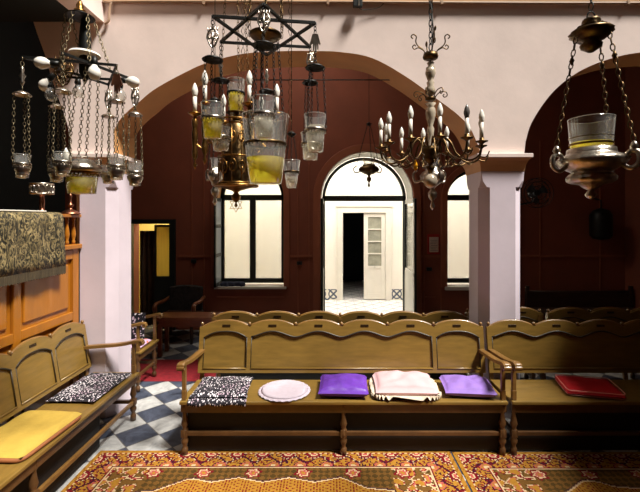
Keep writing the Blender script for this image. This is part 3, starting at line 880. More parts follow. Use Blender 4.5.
# ================================================================== RUGS
def rug(name, x0, x1, y0, y1, label, cell=.011):
    nx = int((x1-x0)/cell); ny = int((y1-y0)/cell)
    G = srgb(184, 132, 48); GD = srgb(150, 96, 26); R = srgb(126, 22, 32); P = srgb(66, 20, 40); C = srgb(226, 196, 150); O = srgb(88, 66, 30); PK = srgb(196, 96, 86); OL = srgb(124, 88, 40)
    def pal(x, y):
        dx = min(x, (x1-x0)-x); dy = min(y, (y1-y0)-y)
        d = min(dx, dy); s = x if dy < dx else y     # running coordinate along the border
        if d < .028: return G if (int(s/.02)+int(d/.012)) % 5 else GD
        if d < .040: return C if int(s/.022) % 2 else R
        if d < .205:            # palmette band
            per = .21; u = (s/per) % 1-.5; v = (d-.04)/.165
            r = math.hypot(u*per, (v-.05)*.165)
            r2 = math.hypot(((s/per+.5) % 1-.5)*per, (v-1.0)*.165)
            if r < .022: return PK
            if r < .032: return C
            if r < .055: return R
            if r < .064: return C if int(math.atan2(v, u)*5) % 2 else P
            if r2 < .02: return C
            if r2 < .048: return PK if int(r2/.008) % 2 else G
            if r2 < .056: return P
            w_ = abs(v-.5-.22*sin(2*pi*s/per))
            if w_ < .05: return P
            if w_ < .09: return C if int(s/.013) % 3 == 0 else R
            h_ = mnoise.noise(Vector((x*55, y*55, 2)))
            return G if h_ > -.12 else (R if h_ > -.3 else P)
        if d < .222: return R if int(s/.03) % 4 else P
        if d < .232: return C if d < .227 else R
        # field
        fx_, fy_ = x-(x1-x0)/2, y-(y1-y0)/2
        ax = (x1-x0)/2-.232-abs(fx_); ay = (y1-y0)/2-.232-abs(fy_)
        wob = .05*((abs(((x+.1)/.38) % 1-.5))*2)
        inner = min(ax-.30, ay-.10-wob-.20*max(0, (abs(fx_)-((x1-x0)/2-.9))/.5))
        if inner > .0:
            if inner < .012: return P
            if inner < .024: return C
            k = (int((x+y)/.016)+int((x-y+9)/.016)) % 3
            return G if k else (GD if (int(x/.016)+int(y/.016)) % 2 else R)
        # spandrel: olive lattice with rosettes
        gx = ((x/.38) % 1-.5)*.38; gy = ((ay-.06)/1.0)
        rr_ = math.hypot(gx, gy)
        rr_ *= 1+.18*sin(6*math.atan2(gy, gx))
        if rr_ < .014: return G
        if rr_ < .03: return PK
        if rr_ < .042: return C
        if rr_ < .06: return R
        if ax < .30:
            q = mnoise.noise(Vector((x*16, y*16, 5)))
            if abs(q) < .05: return C
            if q > .18: return G
            if q > .05: return PK if q > .12 else R
            if q < -.2: return OL
        return O if (int((x+y)/.014)+int((x-y+9)/.014)) % 2 else OL
    vs = []; fs = []; cols = []
    for i in range(nx+1):
        for j in range(ny+1):
            vs.append((x0+(x1-x0)*i/nx, y0+(y1-y0)*j/ny, .0056+.0006*mnoise.noise(Vector((i*.05, j*.05, 0)))))
    for i in range(nx):
        for j in range(ny):
            a = i*(ny+1)+j; fs.append((a, a+ny+1, a+ny+2, a+1)); cols.append(pal((i+.5)*(x1-x0)/nx, (j+.5)*(y1-y0)/ny))
    # skirt
    b = len(vs); rim = [(x0, y0), (x1, y0), (x1, y1), (x0, y1)]
    for (x, y) in rim: vs += [(x, y, .0005), (x, y, .0054)]
    for k in range(4):
        a = b+2*k; c = b+2*((k+1) % 4); fs.append((a, c, c+1, a+1)); cols.append(G)
    fs.append((b, b+2, b+4, b+6)); cols.append(G)
    me = bpy.data.meshes.new(name); me.from_pydata(vs, [], fs)
    at_ = me.color_attributes.new('pattern', 'FLOAT_COLOR', 'CORNER')
    data = []
    for p, c in zip(me.polygons, cols):
        for _ in range(p.loop_total): data += [c[0], c[1], c[2], 1]
    at_.data.foreach_set('color', data)
    me.materials.append(M['rug']); o = bpy.data.objects.new(name, me); COL.objects.link(o)
    return tag(o, label, 'rug')
rug('patterned_rug', -1.90, 1.015, .6, 3.345, 'large gold and red patterned rug in the centre foreground')
rug('patterned_rug', 1.03, 2.9, .6, 3.325, 'gold and red patterned rug at the right foreground')
o = MB().box(-3.3, -1.0, 4.77, 5.5, .0005, .004).build('red_carpet', 'red_carpet'); tag(o, 'plain red carpet behind the left column', 'carpet')

# ================================================================== LEFT CABINET
XF = -2.42
cab = empty('panelled_platform', 'orange varnished panelled wooden platform with baluster rail behind the left bench', 'platform', (0, 0, 0))
Y0c, Y1c = .2, 3.885
m = MB().box(XF-1.0, XF-.03, Y0c, Y1c, 0, 1.66)
m.box(XF-.029, XF-.001, Y1c-.085, Y1c-.001, 0, 1.655)
m.build('body', 'orange_wood', cab)
m = MB()
span = .72; yy = Y1c-.085; k = 0
while yy > Y0c+.1:
    a = max(Y0c, yy-span)
    m.box(XF-.03, XF, a, a+.075, 0, 1.66)
    for z0, z1 in ((1.56, 1.65), (.98, 1.06), (.005, .12), (.86, .90)): m.box(XF-.028, XF-.002, a+.075, yy, z0, z1)
    yy = a
m.build('panel_frame', 'orange_wood', cab, bevel=.006)
yy = Y1c-.085
while yy > Y0c+.3:
    a = yy-span+.075
    for z0, z1 in ((1.06, 1.56), (.12, .86)):
        MB().box(XF-.035, XF-.012, a+.045, yy-.045, z0+.045, z1-.045).build('panel', 'orange_wood', cab, bevel=.012)
    yy -= span
m = MB().box(XF-.05, XF+.03, Y0c, Y1c+.01, 1.655, 1.70); m.build('lower_rail', 'orange_wood', cab, bevel=.008)
m = MB().box(XF-.07, XF+.025, Y0c, Y1c+.005, 1.955, 1.985); m.build('top_rail', 'orange_wood', cab, bevel=.006)
y = Y1c-.05
while y > Y1c-1.7:
    m = MB().lathe([(.016, 0), (.016, .03), (.010, .04), (.018, .07), (.022, .10), (.014, .16), (.009, .20), (.015, .21), (.010, .22), (.016, .235), (.016, .256)], (XF-.02, y, 1.70), 10)
    m.build('baluster', 'orange_wood', cab); y -= .095
# cloth over the rail
cl = MB(); N = 60; ya, yb = 1.1, 3.58; vs = []; fs = []
prof = [(-.10, 1.992), (-.03, 1.996), (.02, 1.994), (.045, 1.97), (.05, 1.9), (.052, 1.8), (.055, 1.7), (.06, 1.6), (.062, 1.52)]
for i in range(N*2+1):
    y = ya+(yb-ya)*i/(2*N)
    for k, (dx, z) in enumerate(prof):
        wv = .007*sin(y*22+z*3)*min(1, k/5) if k > 3 else 0
        vs.append((XF+dx+wv, y, z))
K = len(prof)
for i in range(2*N):
    for k in range(K-1): a = i*K+k; fs.append((a, a+K, a+K+1, a+1))
cl.add(vs, fs, 0, True)
cl = cl.build('brocade_cloth', 'brocade'); s = cl.modifiers.new('t', 'SOLIDIFY'); s.thickness = .006; s.offset = 1
fm = MB(); vs = []; fs = []
for i in range(2*N*3+1):
    y = ya+(yb-ya)*i/(6*N); wv = .007*sin(y*22+1.52*3); j = .004*(i % 2)
    vs += [(XF+.064+wv, y, 1.525), (XF+.062+wv+j, y, 1.455+.006*sin(i*1.7))]
for i in range(2*N*3): a = 2*i; fs.append((a, a+2, a+3, a+1))
fm.add(vs, fs, 0); f_ = fm.build('fringe', 'fringe', cl); s = f_.modifiers.new('t', 'SOLIDIFY'); s.thickness = .004
tag(cl, 'gold brocade cloth with fringe draped over the platform rail', 'cloth')
o = MB().box(XF-.06, XF+.03, 1.3, 3.40, 2.001, 2.012).build('runner', 'white_cloth', bevel=.004); tag(o, 'narrow white cloth lying along the top of the brocade', 'cloth')
# candlestick with pierced ring
def px3(x, y, Y): return Vector(((x-328)*Y/F, Y, H+(218-y)*Y/F))
cs = empty('ring_stand', 'copper stand topped with a pierced silver ring on the platform rail', 'stand', (XF-.04, 3.44, 1.998))
MB().lathe([(.032, 0), (.034, .012), (.02, .02), (.018, .05), (.022, .09), (.016, .13), (.02, .15), (.03, .155)], (0, 0, 0), 16).build('stem', 'copper', cs)
m = MB()
for zz in (.16, .245): m.tube([(.085*cos(2*pi*k/28), .085*sin(2*pi*k/28), zz) for k in range(28)], .006, 6, closed=True)
for k in range(14):
    a = 2*pi*k/14
    c = Vector((.085*cos(a), .085*sin(a), .20)); tdir = Vector((-sin(a), cos(a), 0))
    m.tube([c+tdir*(.017*cos(2*pi*q/10))+Vector((0, 0, .036*sin(2*pi*q/10))) for q in range(10)], .0045, 5, closed=True)
m.lathe([(.03, .15), (.07, .158), (.083, .163)], (0, 0, 0), 20, cap=False)
m.lathe([(.078, .162), (.078, .243)], (0, 0, 0), 24, cap=False)
m.build('pierced_ring', 'silver', cs)
fn = MB().lathe([(.085, 0), (.085, .006), (.07, .02), (.045, .035), (.02, .045), (.012, .06), (.022, .075), (.03, .085), (.02, .095), (.012, .105), (.010, .15), (.016, .17), (.009, .185), (.002, .20)], (0, 0, 0), 18).build('lamp_foot', 'copper', loc=(XF-.02, 3.79, 1.987))
tag(fn, 'domed copper and silver finial on the end of the platform rail', 'finial')

# ================================================================== FAR LEFT FURNITURE
ac = empty('armchair', 'dark armchair with patterned back against the far wall', 'armchair', (fx(182, 6.5), 6.45, 0))
m = MB().box(-.30, .30, -.30, .28, .28, .42); m.build('seat', 'dark_wood', ac, bevel=.03)
m = MB().strip([(-.27+.054*k, .40, .80+.03*sin(pi*k/10)) for k in range(11)], .20, .30); m.build('backrest', plain('black_floral_upholstery', srgb(44, 40, 40), .85, 0, .6, 22), ac, bevel=.02)
for s in (-1, 1):
    m = MB().tube(spline([(s*.29, .28, .62), (s*.30, .05, .60), (s*.30, -.22, .61), (s*.30, -.30, .57), (s*.30, -.27, .50)], 4), .03, 8); m.build('armrest', 'mid_wood', ac)
    for y in (-.26, .24): MB().lathe([(.022, 0), (.03, .1), (.025, .28)], (s*.26, y, 0), 10).build('leg', 'dark_wood', ac)
    MB().box(s*.30-.02, s*.30+.02, -.28, -.24, .28, .58).build('arm_post', 'mid_wood', ac)
tb = empty('low_bench', 'low reddish brown plain bench standing in front of the dark armchair', 'bench', (fx(205, 5.9), 5.75, 0))
m = MB().box(-.62, .62, -.18, .18, .51, .56); m.build('seat', 'mid_wood', tb, bevel=.005)
MB().box(-.56, .56, -.14, .14, .42, .51).build('apron', 'mid_wood', tb)
for x in (-.55, .55):
    for y in (-.12, .12): MB().box(x-.025, x+.025, y-.025, y+.025, 0, .45).build('leg', 'mid_wood', tb)
# dark wall bench far right
wb = empty('wall_bench', 'long dark high backed bench against the far wall at right', 'bench', (3.35, 6.45, 0))
MB().box(0, 1.8, -.1, .32, .40, .44).build('seat', 'dark_wood', wb)
m = MB().box(0, 1.8, .32, .36, .40, .70); m.tube([(0, .34, .70), (1.8, .34, .70)], .02, 6); m.build('backrest', 'dark_wood', wb)
for x in (.0, 1.75):
    MB().box(x, x+.05, -.1, -.05, 0, .42).build('leg', 'dark_wood', wb)
    MB().box(x, x+.05, .30, .35, 0, .80).build('post', 'dark_wood', wb)
# wall fan near right column
fa = empty('wall_fan', 'dark round wall fan behind the right of the column', 'fan', (2.42, 4.64, 2.24))
m = MB()
for r in (.17, .13, .08):
    for y in (-.05, .03): m.tube([(r*cos(2*pi*k/28), y if r > .1 else y*1.2, r*sin(2*pi*k/28)) for k in range(28)], .004, 5, closed=True)
for k in range(20):
    a = 2*pi*k/20; m.tube([(.03*cos(a), -.065, .03*sin(a)), (.13*cos(a), -.055, .13*sin(a)), (.17*cos(a), -.01, .17*sin(a)), (.13*cos(a), .03, .13*sin(a))], .002, 4)
m.build('cage', 'iron', fa)
m = MB()
R_ = Matrix.Rotation(pi/2, 4, 'X')
m.lathe([(.02, -.04), (.035, -.03), (.035, .03)], (0, 0, 0), 14, xf=R_)
m.lathe([(.05, -.12), (.055, -.06), (.04, -.04)], (0, 0, 0), 14, xf=R_)
m.build('motor', 'black', fa)
for q in range(3):
    m = MB(); a0 = q*2*pi/3; vs = []
    for k in range(7):
        a = a0+k*.15; vs += [(.03*cos(a), -.02+.005*k, .03*sin(a)), (.12*cos(a), -.025+.006*k, .12*sin(a))]
    m.add(vs, [(2*k, 2*k+2, 2*k+3, 2*k+1) for k in range(6)]); b_ = m.build('blade', 'black', fa); s = b_.modifiers.new('t', 'SOLIDIFY'); s.thickness = .003
m = MB().tube([(0, .08, 0), (0, .10, -.1), (-.3, .0, -.16), (-.515, -.3, -.16)], .012, 6); m.box(-.53, -.507, -.36, -.25, -.22, -.10); m.build('bracket', 'iron', fa)
# dark hanging plaque on far wall right
o = empty('wall_lamp', 'dark dim hanging lamp shape on the far right wall', 'lamp', (fx(597, 6.9), 6.9, 2.0))
MB().lathe([(.02, .12), (.12, .08), (.17, 0), (.17, -.35), (.13, -.40), (.02, -.42)], (0, -.1, 0), 14).build('shade', 'iron', o)
MB().tube([(0, -.1, .12), (0, -.1, .25), (0, .1, .3)], .012, 6).build('bracket', 'iron', o)

# ================================================================== LAMPS
def cup_profile(r1, r0, h): return [(r0*.2, 0), (r0, .002), (r0+(r1-r0)*.35, h*.35), (r0+(r1-r0)*.75, h*.75), (r1, h)]
def glass_cup(parent, c, r1, r0, h, fill, oil='oil', band=True, seg=20, bandmat='silver'):
    m = MB().lathe(cup_profile(r1, r0, h), c, seg, cap=False)
    m.tube([(c[0]+r1*cos(2*pi*k/seg), c[1]+r1*sin(2*pi*k/seg), c[2]+h) for k in range(seg)], .0022, 4, closed=True)
    g = m.build('glass_cup', 'glass', parent)
    rr_ = lambda z: r0+(r1-r0)*z/h
    i = MB().lathe([(r0*.9, .006), (rr_(fill*h*.5)-.003, fill*h*.5), (rr_(fill*h)-.003, fill*h)], c, seg); i.build('oil', oil, g)
    if fill < .9: MB().lathe([(r0*.5, -.002), (r0*.98, .004), (r0*.7, .008)], c, seg).build('cup_base', 'glass', g)
    if band:
        zb = c[2]+h*.58; b = MB(); R_ = rr_(h*.58)+.003
        b.lathe([(R_, -.006), (R_+.003, -.003), (R_+.003, .006), (R_, .009)], (c[0], c[1], zb), seg, cap=False)
        for k in range(seg):
            a = 2*pi*k/seg; b.box(c[0]+R_*cos(a)-.003, c[0]+R_*cos(a)+.003, c[1]+R_*sin(a)-.003, c[1]+R_*sin(a)+.003, zb-.014, zb-.006)
        b.build('holder_ring', bandmat, g)
        return g, R_+.004, zb
    return g, r1, c[2]+h
def disc(m, c, r):
    m.lathe([(.004, .022), (r*.35, .018), (r*.75, .010), (r, 0), (r*.97, -.003), (r*.7, .004), (.004, .012)], c, 20)
def medallion(m, c, w, h, rnd):   # pierced openwork plate facing the room
    x, y, z = c
    m.tube([(x+w*cos(2*pi*k/16)*(1-.25*(sin(2*pi*k/16) < -.3)), y, z+h*sin(2*pi*k/16)) for k in range(16)], .0042, 5, closed=True)
    for q in range(rnd):
        a = q*2*pi/rnd
        cx, cz = x+w*.52*cos(a), z+h*.52*sin(a)
        m.tube([(cx+w*.34*cos(2*pi*k/8), y, cz+h*.3*sin(2*pi*k/8)) for k in range(8)], .0032, 4, closed=True)
    m.tube([(x, y, z-h), (x, y, z+h)], .004, 4); m.tube([(x-w, y, z), (x+w, y, z)], .004, 4)
    for q in range(5): m.tube([(x+w*(-.8+.4*q), y, z+h*.6), (x+w*(-.9+.45*q), y, z+h*1.25)], .003, 4)
def hamsa(m, c, w, h):     # open hand shaped pendant
    x, y, z = c
    pts = [(-.5, -1), (.5, -1), (.8, -.3), (1.0, .1), (.85, .25), (.62, 0), (.6, .8), (.4, .85), (.3, .1), (.22, 1), (-.02, 1.05), (-.1, .1), (-.18, .95), (-.4, .9), (-.42, .05), (-.85, .3), (-1, .1), (-.8, -.3)]
    n = len(pts); vs = [(x+a*w, y-.003, z-b*h) for a, b in pts]+[(x+a*w, y+.003, z-b*h) for a, b in pts]
    m.add(vs, [tuple(range(n)), tuple(range(n, 2*n))[::-1]]+[(i, (i+1) % n, n+(i+1) % n, n+i) for i in range(n)])

def chains(parent, name, mat, segs, L=.026, w=.008, r=.0022):
    for a, b in segs: MB().chain(a, b, L, w, r).build(name, mat, parent)

def hang_cup(parent, top, dz_orn, dz_disc, cup_c, r1, r0, h, fill, oil, disc_r=.05, orn='medallion', metal='silver', chmat='iron', ow=.028, oh=.045):
    x, y, z = top
    if orn:
        m = MB()
        if orn == 'hamsa': hamsa(m, (x, y, z-dz_orn), ow, oh)
        elif orn == 'medallion': medallion(m, (x, y, z-dz_orn), ow, oh, 5)
        else: m.lathe([(.003, oh), (.010, oh*.7), (.006, oh*.4), (.015, 0), (.007, -oh*.4), (.012, -oh*.6), (.003, -oh)], (x, y, z-dz_orn), 8)
        m.build('ornament', metal, parent)
        chains(parent, 'link_chain', chmat, [((x, y, z), (x, y, z-dz_orn+oh)), ((x, y, z-dz_orn-oh), (x, y, z-dz_disc+.018))])
    else:
        MB().chain((x, y, z), (x, y, z-dz_disc+.018)).build('link_chain', chmat, parent)
    m = MB(); disc(m, (x, y, z-dz_disc), disc_r); m.build('smoke_disc', 'iron' if chmat == 'iron' else 'silver', parent)
    g, R_, zb = glass_cup(parent, cup_c, r1, r0, h, fill, oil)
    for k in range(3):
        a = pi/2+.4+2*pi*k/3
        chains(parent, 'cup_chain', chmat, [((x+disc_r*.8*cos(a), y+disc_r*.8*sin(a), z-dz_disc), (cup_c[0]+R_*cos(a), cup_c[1]+R_*sin(a), zb))], .024, .006, .0018)

def bar(m, a, b, w=.008, h=.008):
    a = Vector(a); b = Vector(b); d = (b-a).normalized(); u = d.cross(Vector((0, 0, 1))).normalized()*w; v = Vector((0, 0, h))
    vs = [a-u-v, a+u-v, a+u+v, a-u+v, b-u-v, b+u-v, b+u+v, b-u+v]
    m.add(vs, [(0, 1, 2, 3), (4, 7, 6, 5), (0, 4, 5, 1), (1, 5, 6, 2), (2, 6, 7, 3), (3, 7, 4, 0)])
def bulb_profile(s=1): return [(.010*s, 0), (.013*s, .012*s), (.017*s, .028*s), (.0165*s, .038*s), (.012*s, .056*s), (.006*s, .070*s), (.001, .078*s)]

# ---- central star lamp
Yc = 2.15; R = .293; zst = H+185*Yc/F; xc = (265.5-328)*Yc/F
star = empty('star_chandelier', 'black iron six pointed star hung with glass oil cups, upper centre', 'chandelier', (0, 0, 0))
vtx = [Vector((xc+R*sin(a), Yc-R*cos(a), zst)) for a in [k*pi/3+.13 for k in range(6)]]   # 0 near, 1 near-right ...
m = MB()
for t in (0, 1):
    for k in range(3): bar(m, vtx[(2*k+t) % 6], vtx[(2*k+2+t) % 6], .0075, .006)
m.build('star_frame', 'iron', star)
hub = Vector((xc+.0, Yc, 4.6))
for k in range(6): MB().chain(vtx[k]*.35+Vector((xc, Yc, zst))*.65+Vector((0, 0, .0)), hub+Vector((.05*sin(k), .05*cos(k), -.06)), .04, .009, .0022).build('hanging_chain', 'dark_brass', star)
m = MB(); m.chain(hub, (xc, Yc, ZC), .06, .014, .003); m.lathe([(.01, .05), (.08, .02), (.09, 0), (.02, -.05)], (hub.x, hub.y, hub.z), 16); m.build('hanger', 'iron', star)
def pz(x, y, Y): return H+(218-y)*Y/F
def vcup(i, ycup_bot, ycup_top, wpx, ydisc, yorn, fill, oil, orn, disc_r, dxp=0, metal='silver', ow=.028, oh=.045):
    v = vtx[i]; Y = v.y; s = F/Y
    zb = H+(218-ycup_bot)/s; zt_ = H+(218-ycup_top)/s; r1 = wpx/2/s
    hang_cup(star, (v.x, v.y, v.z), v.z-(H+(218-yorn)/s), v.z-(H+(218-ydisc)/s), (v.x+dxp/s, v.y, zb), r1, r1*.72, zt_-zb, fill, oil, disc_r, orn, metal, ow=ow, oh=oh)
vcup(5, 139, 104, 23, 60, 38, .62, 'oil', 'medallion', .052)       # near left
vcup(1, 152, 115, 22, 68, 43, .70, 'water', 'hamsa', .052, 0)       # near right
vcup(4, 151, 128, 20, 81, 66, .65, 'water', 'turned', .05)
vcup(2, 160, 133, 19, 83, 62, .6, 'water', 'medallion', .048, ow=.02)
vcup(0, 139, 98, 23, 46, 22, .5, 'water', 'medallion', .055)
vcup(3, 140, 112, 20, 92, 76, .6, 'water', 'turned', .05)
# central brass dish and big glass
m = MB(); Yq = Yc; zq = pz(0, 38, Yq); m.lathe([(.01, .05), (.025, .04), (.04, .02), (.075, .012), (.086, .02), (.088, .014), (.075, 0), (.03, -.012), (.008, -.03)], (xc, Yq, zq), 24); m.build('brass_dish', 'dark_brass', star)
g, R_, zb = glass_cup(star, (xc+.0, Yq, pz(0, 184, Yq)), .126, .087, 68*Yq/F, .38, 'oil', True, 28, 'dark_brass')
for k in range(3):
    a = .5+2*pi*k/3; chains(star, 'cup_chain', 'iron', [((xc+.07*cos(a), Yq+.07*sin(a), zq+.01), (xc+R_*cos(a), Yq+R_*sin(a), zb))], .03, .008, .0022)
chains(star, 'link_chain', 'iron', [((xc, Yq, zst+.30), (xc, Yq, zq+.05))])
# spare diamond chains
for dx in (-.09, .09):
    m = MB(); x = xc+dx*1.6-.04; y = Yc+.30; z = zst+.8
    m.tube([(x, y, z), (xc+dx*.5, Yc+.1, 4.55)], .003, 4)
    while z > zst-.45:
        m.tube([(x, y, z), (x+.012, y, z-.03), (x, y, z-.06), (x-.012, y, z-.03)], .0022, 4, closed=True); z -= .062
    m.build('diamond_chain', 'dark_brass', star)

# ---- brass lantern chandelier behind
Yn_ = 2.95; xn = (236-328)*Yn_/F; sn = F/Yn_
zb_ = H+(218-115)/sn
lan = empty('brass_candle_lantern', 'brass filigree lantern with candle bulbs and a small star pendant, behind the star lamp', 'lantern', (xn, Yn_, 0))
for a in (182, 240, 300, 2, 62, 122):
    t = math.radians(a); x, y = .30*cos(t), .30*sin(t)
    m = MB(); m.lathe([(.012, -.02), (.03, -.004), (.048, .004), (.05, .010), (.02, .006), (.014, .02), (.014, .03)], (x, y, zb_), 14)
    m.lathe([(.003, -.40), (.016, -.37), (.006, -.345), (.02, -.31), (.022, -.27), (.016, -.24), (.02, -.22), (.023, -.14), (.016, -.10), (.022, -.08), (.022, -.04), (.012, -.02)], (x, y, zb_), 12)
    m.tube(spline([(x, y, zb_-.20), (x*.8, y*.8, zb_-.25), (x*.6, y*.6, zb_-.20), (x*.4, y*.4, zb_-.22)], 4), .006, 6)
    m.build('arm', 'brass', lan)
    MB().lathe([(.015, .01), (.015, .13)], (x, y, zb_), 10).build('candle_sleeve', 'candle', lan)
    MB().lathe(bulb_profile(1.35), (x, y, zb_+.13), 12).build('bulb', 'bulb', lan)
m = MB(); z0 = H+(218-186)/sn; z1 = H+(218-122)/sn; rb_ = .135
for z, r in ((z0, .16), (z0+.02, .13), (z0+(z1-z0)*.45, .125), (z1-.03, .13), (z1, .145)):
    m.tube([(r*cos(2*pi*k/28), r*sin(2*pi*k/28), z) for k in range(28)], .007, 6, closed=True)
for q in range(12):
    a = 2*pi*q/12
    for hh_ in range(2):
        zz = z0+.03+(z1-z0-.05)*(hh_+.5)/2; pts = []
        for k in range(15):
            u = k/14*2*pi*1.2; rr_ = .034*(1-k/20)
            pts.append((.125*cos(a+rr_*sin(u)/.125), .125*sin(a+rr_*sin(u)/.125), zz+rr_*1.6*cos(u)*(1 if (q+hh_) % 2 else -1)))
        m.tube(pts, .0055, 5)
    m.tube([(.13*cos(a), .13*sin(a), z0), (.13*cos(a), .13*sin(a), z1)], .004, 5)
m.build('filigree_body', 'brass', lan)
m = MB(); m.lathe([(.002, -.16), (.014, -.145), (.004, -.125), (.03, -.10), (.034, -.075), (.015, -.05), (.03, -.035), (.10, -.015), (.165, 0), (.165, .008), (.1, .012)], (0, 0, z0), 24); m.build('bottom_dish', 'brass', lan)
m = MB(); m.lathe([(.10, z0), (.09, z1-.05), (.05, z1)], (0, 0, 0), 16, cap=False); m.build('inner_sleeve', 'dark_brass', lan)
glass_cup(lan, (.0, 0, H+(218-112)/sn), .068, .052, 32/sn, .62, 'oil', True, 18, 'iron')
MB().lathe([(.06, -.01), (.075, 0), (.05, .008)], (0, 0, H+(218-113)/sn), 18).build('cup_seat', 'dark_brass', lan)
MB().lathe([(.01, -.06), (.05, -.04), (.012, -.01), (.012, .02)], (0, 0, H+(218-113)/sn-.0), 14).build('neck', 'brass', lan)
m = MB(); zc_ = H+(218-205)/sn; r = .052
for t in (0, 1):
    p3 = [(r*sin(2*pi*k/3+t*pi/3*1), 0, zc_+r*cos(2*pi*k/3+t*pi/3)) for k in range(3)]
    m.tube(p3, .0045, 5, closed=True)
m.tube([(0, 0, zc_+r), (0, 0, z0-.15)], .003, 4); m.build('star_pendant', 'brass', lan)
for k in range(3):
    a = .9+2*pi*k/3; chains(lan, 'hanging_chain', 'dark_brass', [((.14*cos(a), .14*sin(a), z1), (.02*cos(a), .02*sin(a), 4.6))], .04, .009, .0022)
m = MB(); m.chain((0, 0, 4.6), (0, 0, ZC), .06, .014, .003); m.lathe([(.03, -.01), (.035, 0), (.01, .03)], (0, 0, 4.6), 12); m.build('hanger', 'dark_brass', lan)

# ---- small lamps under the arch
def small_lamp(X, Y, zjoint, zcup, kind, label, r=.06, name='hanging_oil_lamp'):
    o = empty(name, label, 'lamp', (X, Y, 0))
    ztop = ZC
    MB().tube([(0, 0, ztop), (0, 0, zjoint)], .003, 5).build('cable', 'iron', o)
    MB().lathe([(.004, .03), (.03, .01), (.045, 0), (.02, -.02), (.004, -.03)], (0, 0, zjoint), 12).build('joint', 'iron', o)
    if kind == 'glass':
        g, R_, zb = glass_cup(o, (0, 0, zcup), r, r*.55, .24, .4, 'water', True, 18, 'dark_brass')
    else:
        m = MB(); m.lathe([(.002, -.26), (.02, -.23), (.006, -.19), (.03, -.16), (.035, -.13), (.015, -.10), (.03, -.08), (r*.6, -.07), (r*1.25, -.03), (r*1.35, .0), (r*1.1, .03), (r*.8, .04), (r*.85, .06)], (0, 0, zcup), 20, mod=lambda a, k: 1+.05*sin(8*a))
        for k in range(3):
            a = .6+2*pi*k/3; c, s_ = cos(a), sin(a)
            m.tube(spline([(r*1.2*c, r*1.2*s_, zcup-.03), (r*1.9*c, r*1.9*s_, zcup-.04), (r*2.1*c, r*2.1*s_, zcup+.02), (r*1.7*c, r*1.7*s_, zcup+.05)], 4), .009, 6)
        m.build('bowl', 'dark_brass' if kind == 'brass' else 'silver', o)
        glass_cup(o, (0, 0, zcup+.04), r*.8, r*.6, .10, .3, 'water', False)
        R_, zb = r*1.7, zcup+.05
    for k in range(3):
        a = .6+2*pi*k/3; chains(o, 'hanging_chain', 'iron', [((.02*cos(a), .02*sin(a), zjoint), (R_*cos(a), R_*sin(a), zb))], .03, .007, .0024)
    return o
def sl(pxx, yj, yc, Y, kind, label, r):
    small_lamp((pxx-328)*Y/F, Y, H+(218-yj)*Y/F, H+(218-yc)*Y/F, kind, label, r)
sl(369, 124, 169, 5.6, 'brass', 'ornate brass hanging lamp seen against the bright arched doorway', .11)
sl(291.5, 134, 188, 3.5, 'glass', 'single glass oil lamp hanging right of the big yellow glass', .075)
sl(215, 100, 175, 3.4, 'silver', 'small tarnished silver lamp hanging left of the brass lantern', .045)

# ---- left star lamp
Y2 = 2.2; s2 = F/Y2; x2 = (88-328)/s2; z2_ = H+(218-70.5)/s2; R2 = .236
ls = empty('star_chandelier', 'black iron star lamp with round white bulbs and silver cups at upper left', 'chandelier', (0, 0, 0))
v2 = []
A2 = (-146, 154, 94, 34, -26, -86)
for a in A2:
    t = math.radians(a); q = 1.22 if a in (-146, 154) else 1; v2.append(Vector((x2+R2*q*cos(t), Y2+R2*q*sin(t), z2_-.012*cos(t))))
m = MB()
for t in (0, 1):
    for k in range(3): bar(m, v2[(2*k+t) % 6], v2[(2*k+2+t) % 6], .0055, .006)
m.build('star_frame', 'iron', ls)
topd = px3(80, 15, Y2)
m = MB()
disc(m, (topd.x, topd.y, topd.z-.01), .075)
m.lathe([(.002, -.36), (.03, -.30), (.03, -.10), (.02, 0)], (topd.x+.01, topd.y+.03, topd.z-.01), 10)
m.build('canopy_disc', 'iron', ls)
m = MB()
m.lathe([(.03, 0), (.03, .015), (.015, .02), (.02, .04), (.012, .06), (.006, .07)], (topd.x, topd.y, topd.z+.01), 12)
m.build('canopy_knob', 'brass', ls)
chains(ls, 'hanging_chain', 'chain_metal', [((topd.x, topd.y, topd.z+.07), (topd.x, topd.y, ZC))], .05, .012, .003)
for k in (0, 1, 3, 4, 5):
    t = math.radians(A2[k]); mp = (v2[k]+v2[(k+1) % 6])*.5*.6+Vector((x2, Y2, z2_))*.4
    chains(ls, 'hanging_chain', 'chain_metal', [(mp, (topd.x+.065*cos(t), topd.y+.065*sin(t), topd.z-.01))], .032, .008, .002)
m = MB(); m.lathe([(.078, -.004), (.074, .006), (.04, .014), (.004, .018)], (x2+.0, Y2-.03, z2_+.075), 20, cap=False); m.build('white_shade', 'white_wood', ls)
Rb = Matrix
def round_bulb(p, d, clear=False):
    d = Vector(d).normalized(); q = d.to_track_quat('Z', 'Y').to_matrix().to_4x4(); X = Matrix.Translation(p) @ q
    MB().lathe([(.014, 0), (.016, .03), (.012, .045)], (0, 0, 0), 10, xf=X).build('bulb_socket', 'iron', ls)
    MB().lathe([(.012, .04), (.015, .048), (.026, .062), (.031, .08), (.030, .093), (.022, .109), (.012, .116), (.001, .118)], (0, 0, 0), 14, xf=X).build('bulb', 'glass' if clear else 'bulb', ls)
for (bx, by, dy, d, cl_) in ((42, 63, -.15, (-1, -.2, -.02), 0), (45, 85, .05, (-.5, .1, -.5), 0), (51, 95, .05, (.15, 0, -1), 1), (78, 92, .18, (0, 0, -1), 1), (94.5, 73, -.15, (0, 0, -1), 0), (133, 82, .05, (1, -.1, -.2), 0), (120, 96, -.05, (0, 0, -1), 1)):
    e = px3(bx, by, Y2+dy); d = Vector(d).normalized(); round_bulb(e-d*.082, d, bool(cl_))
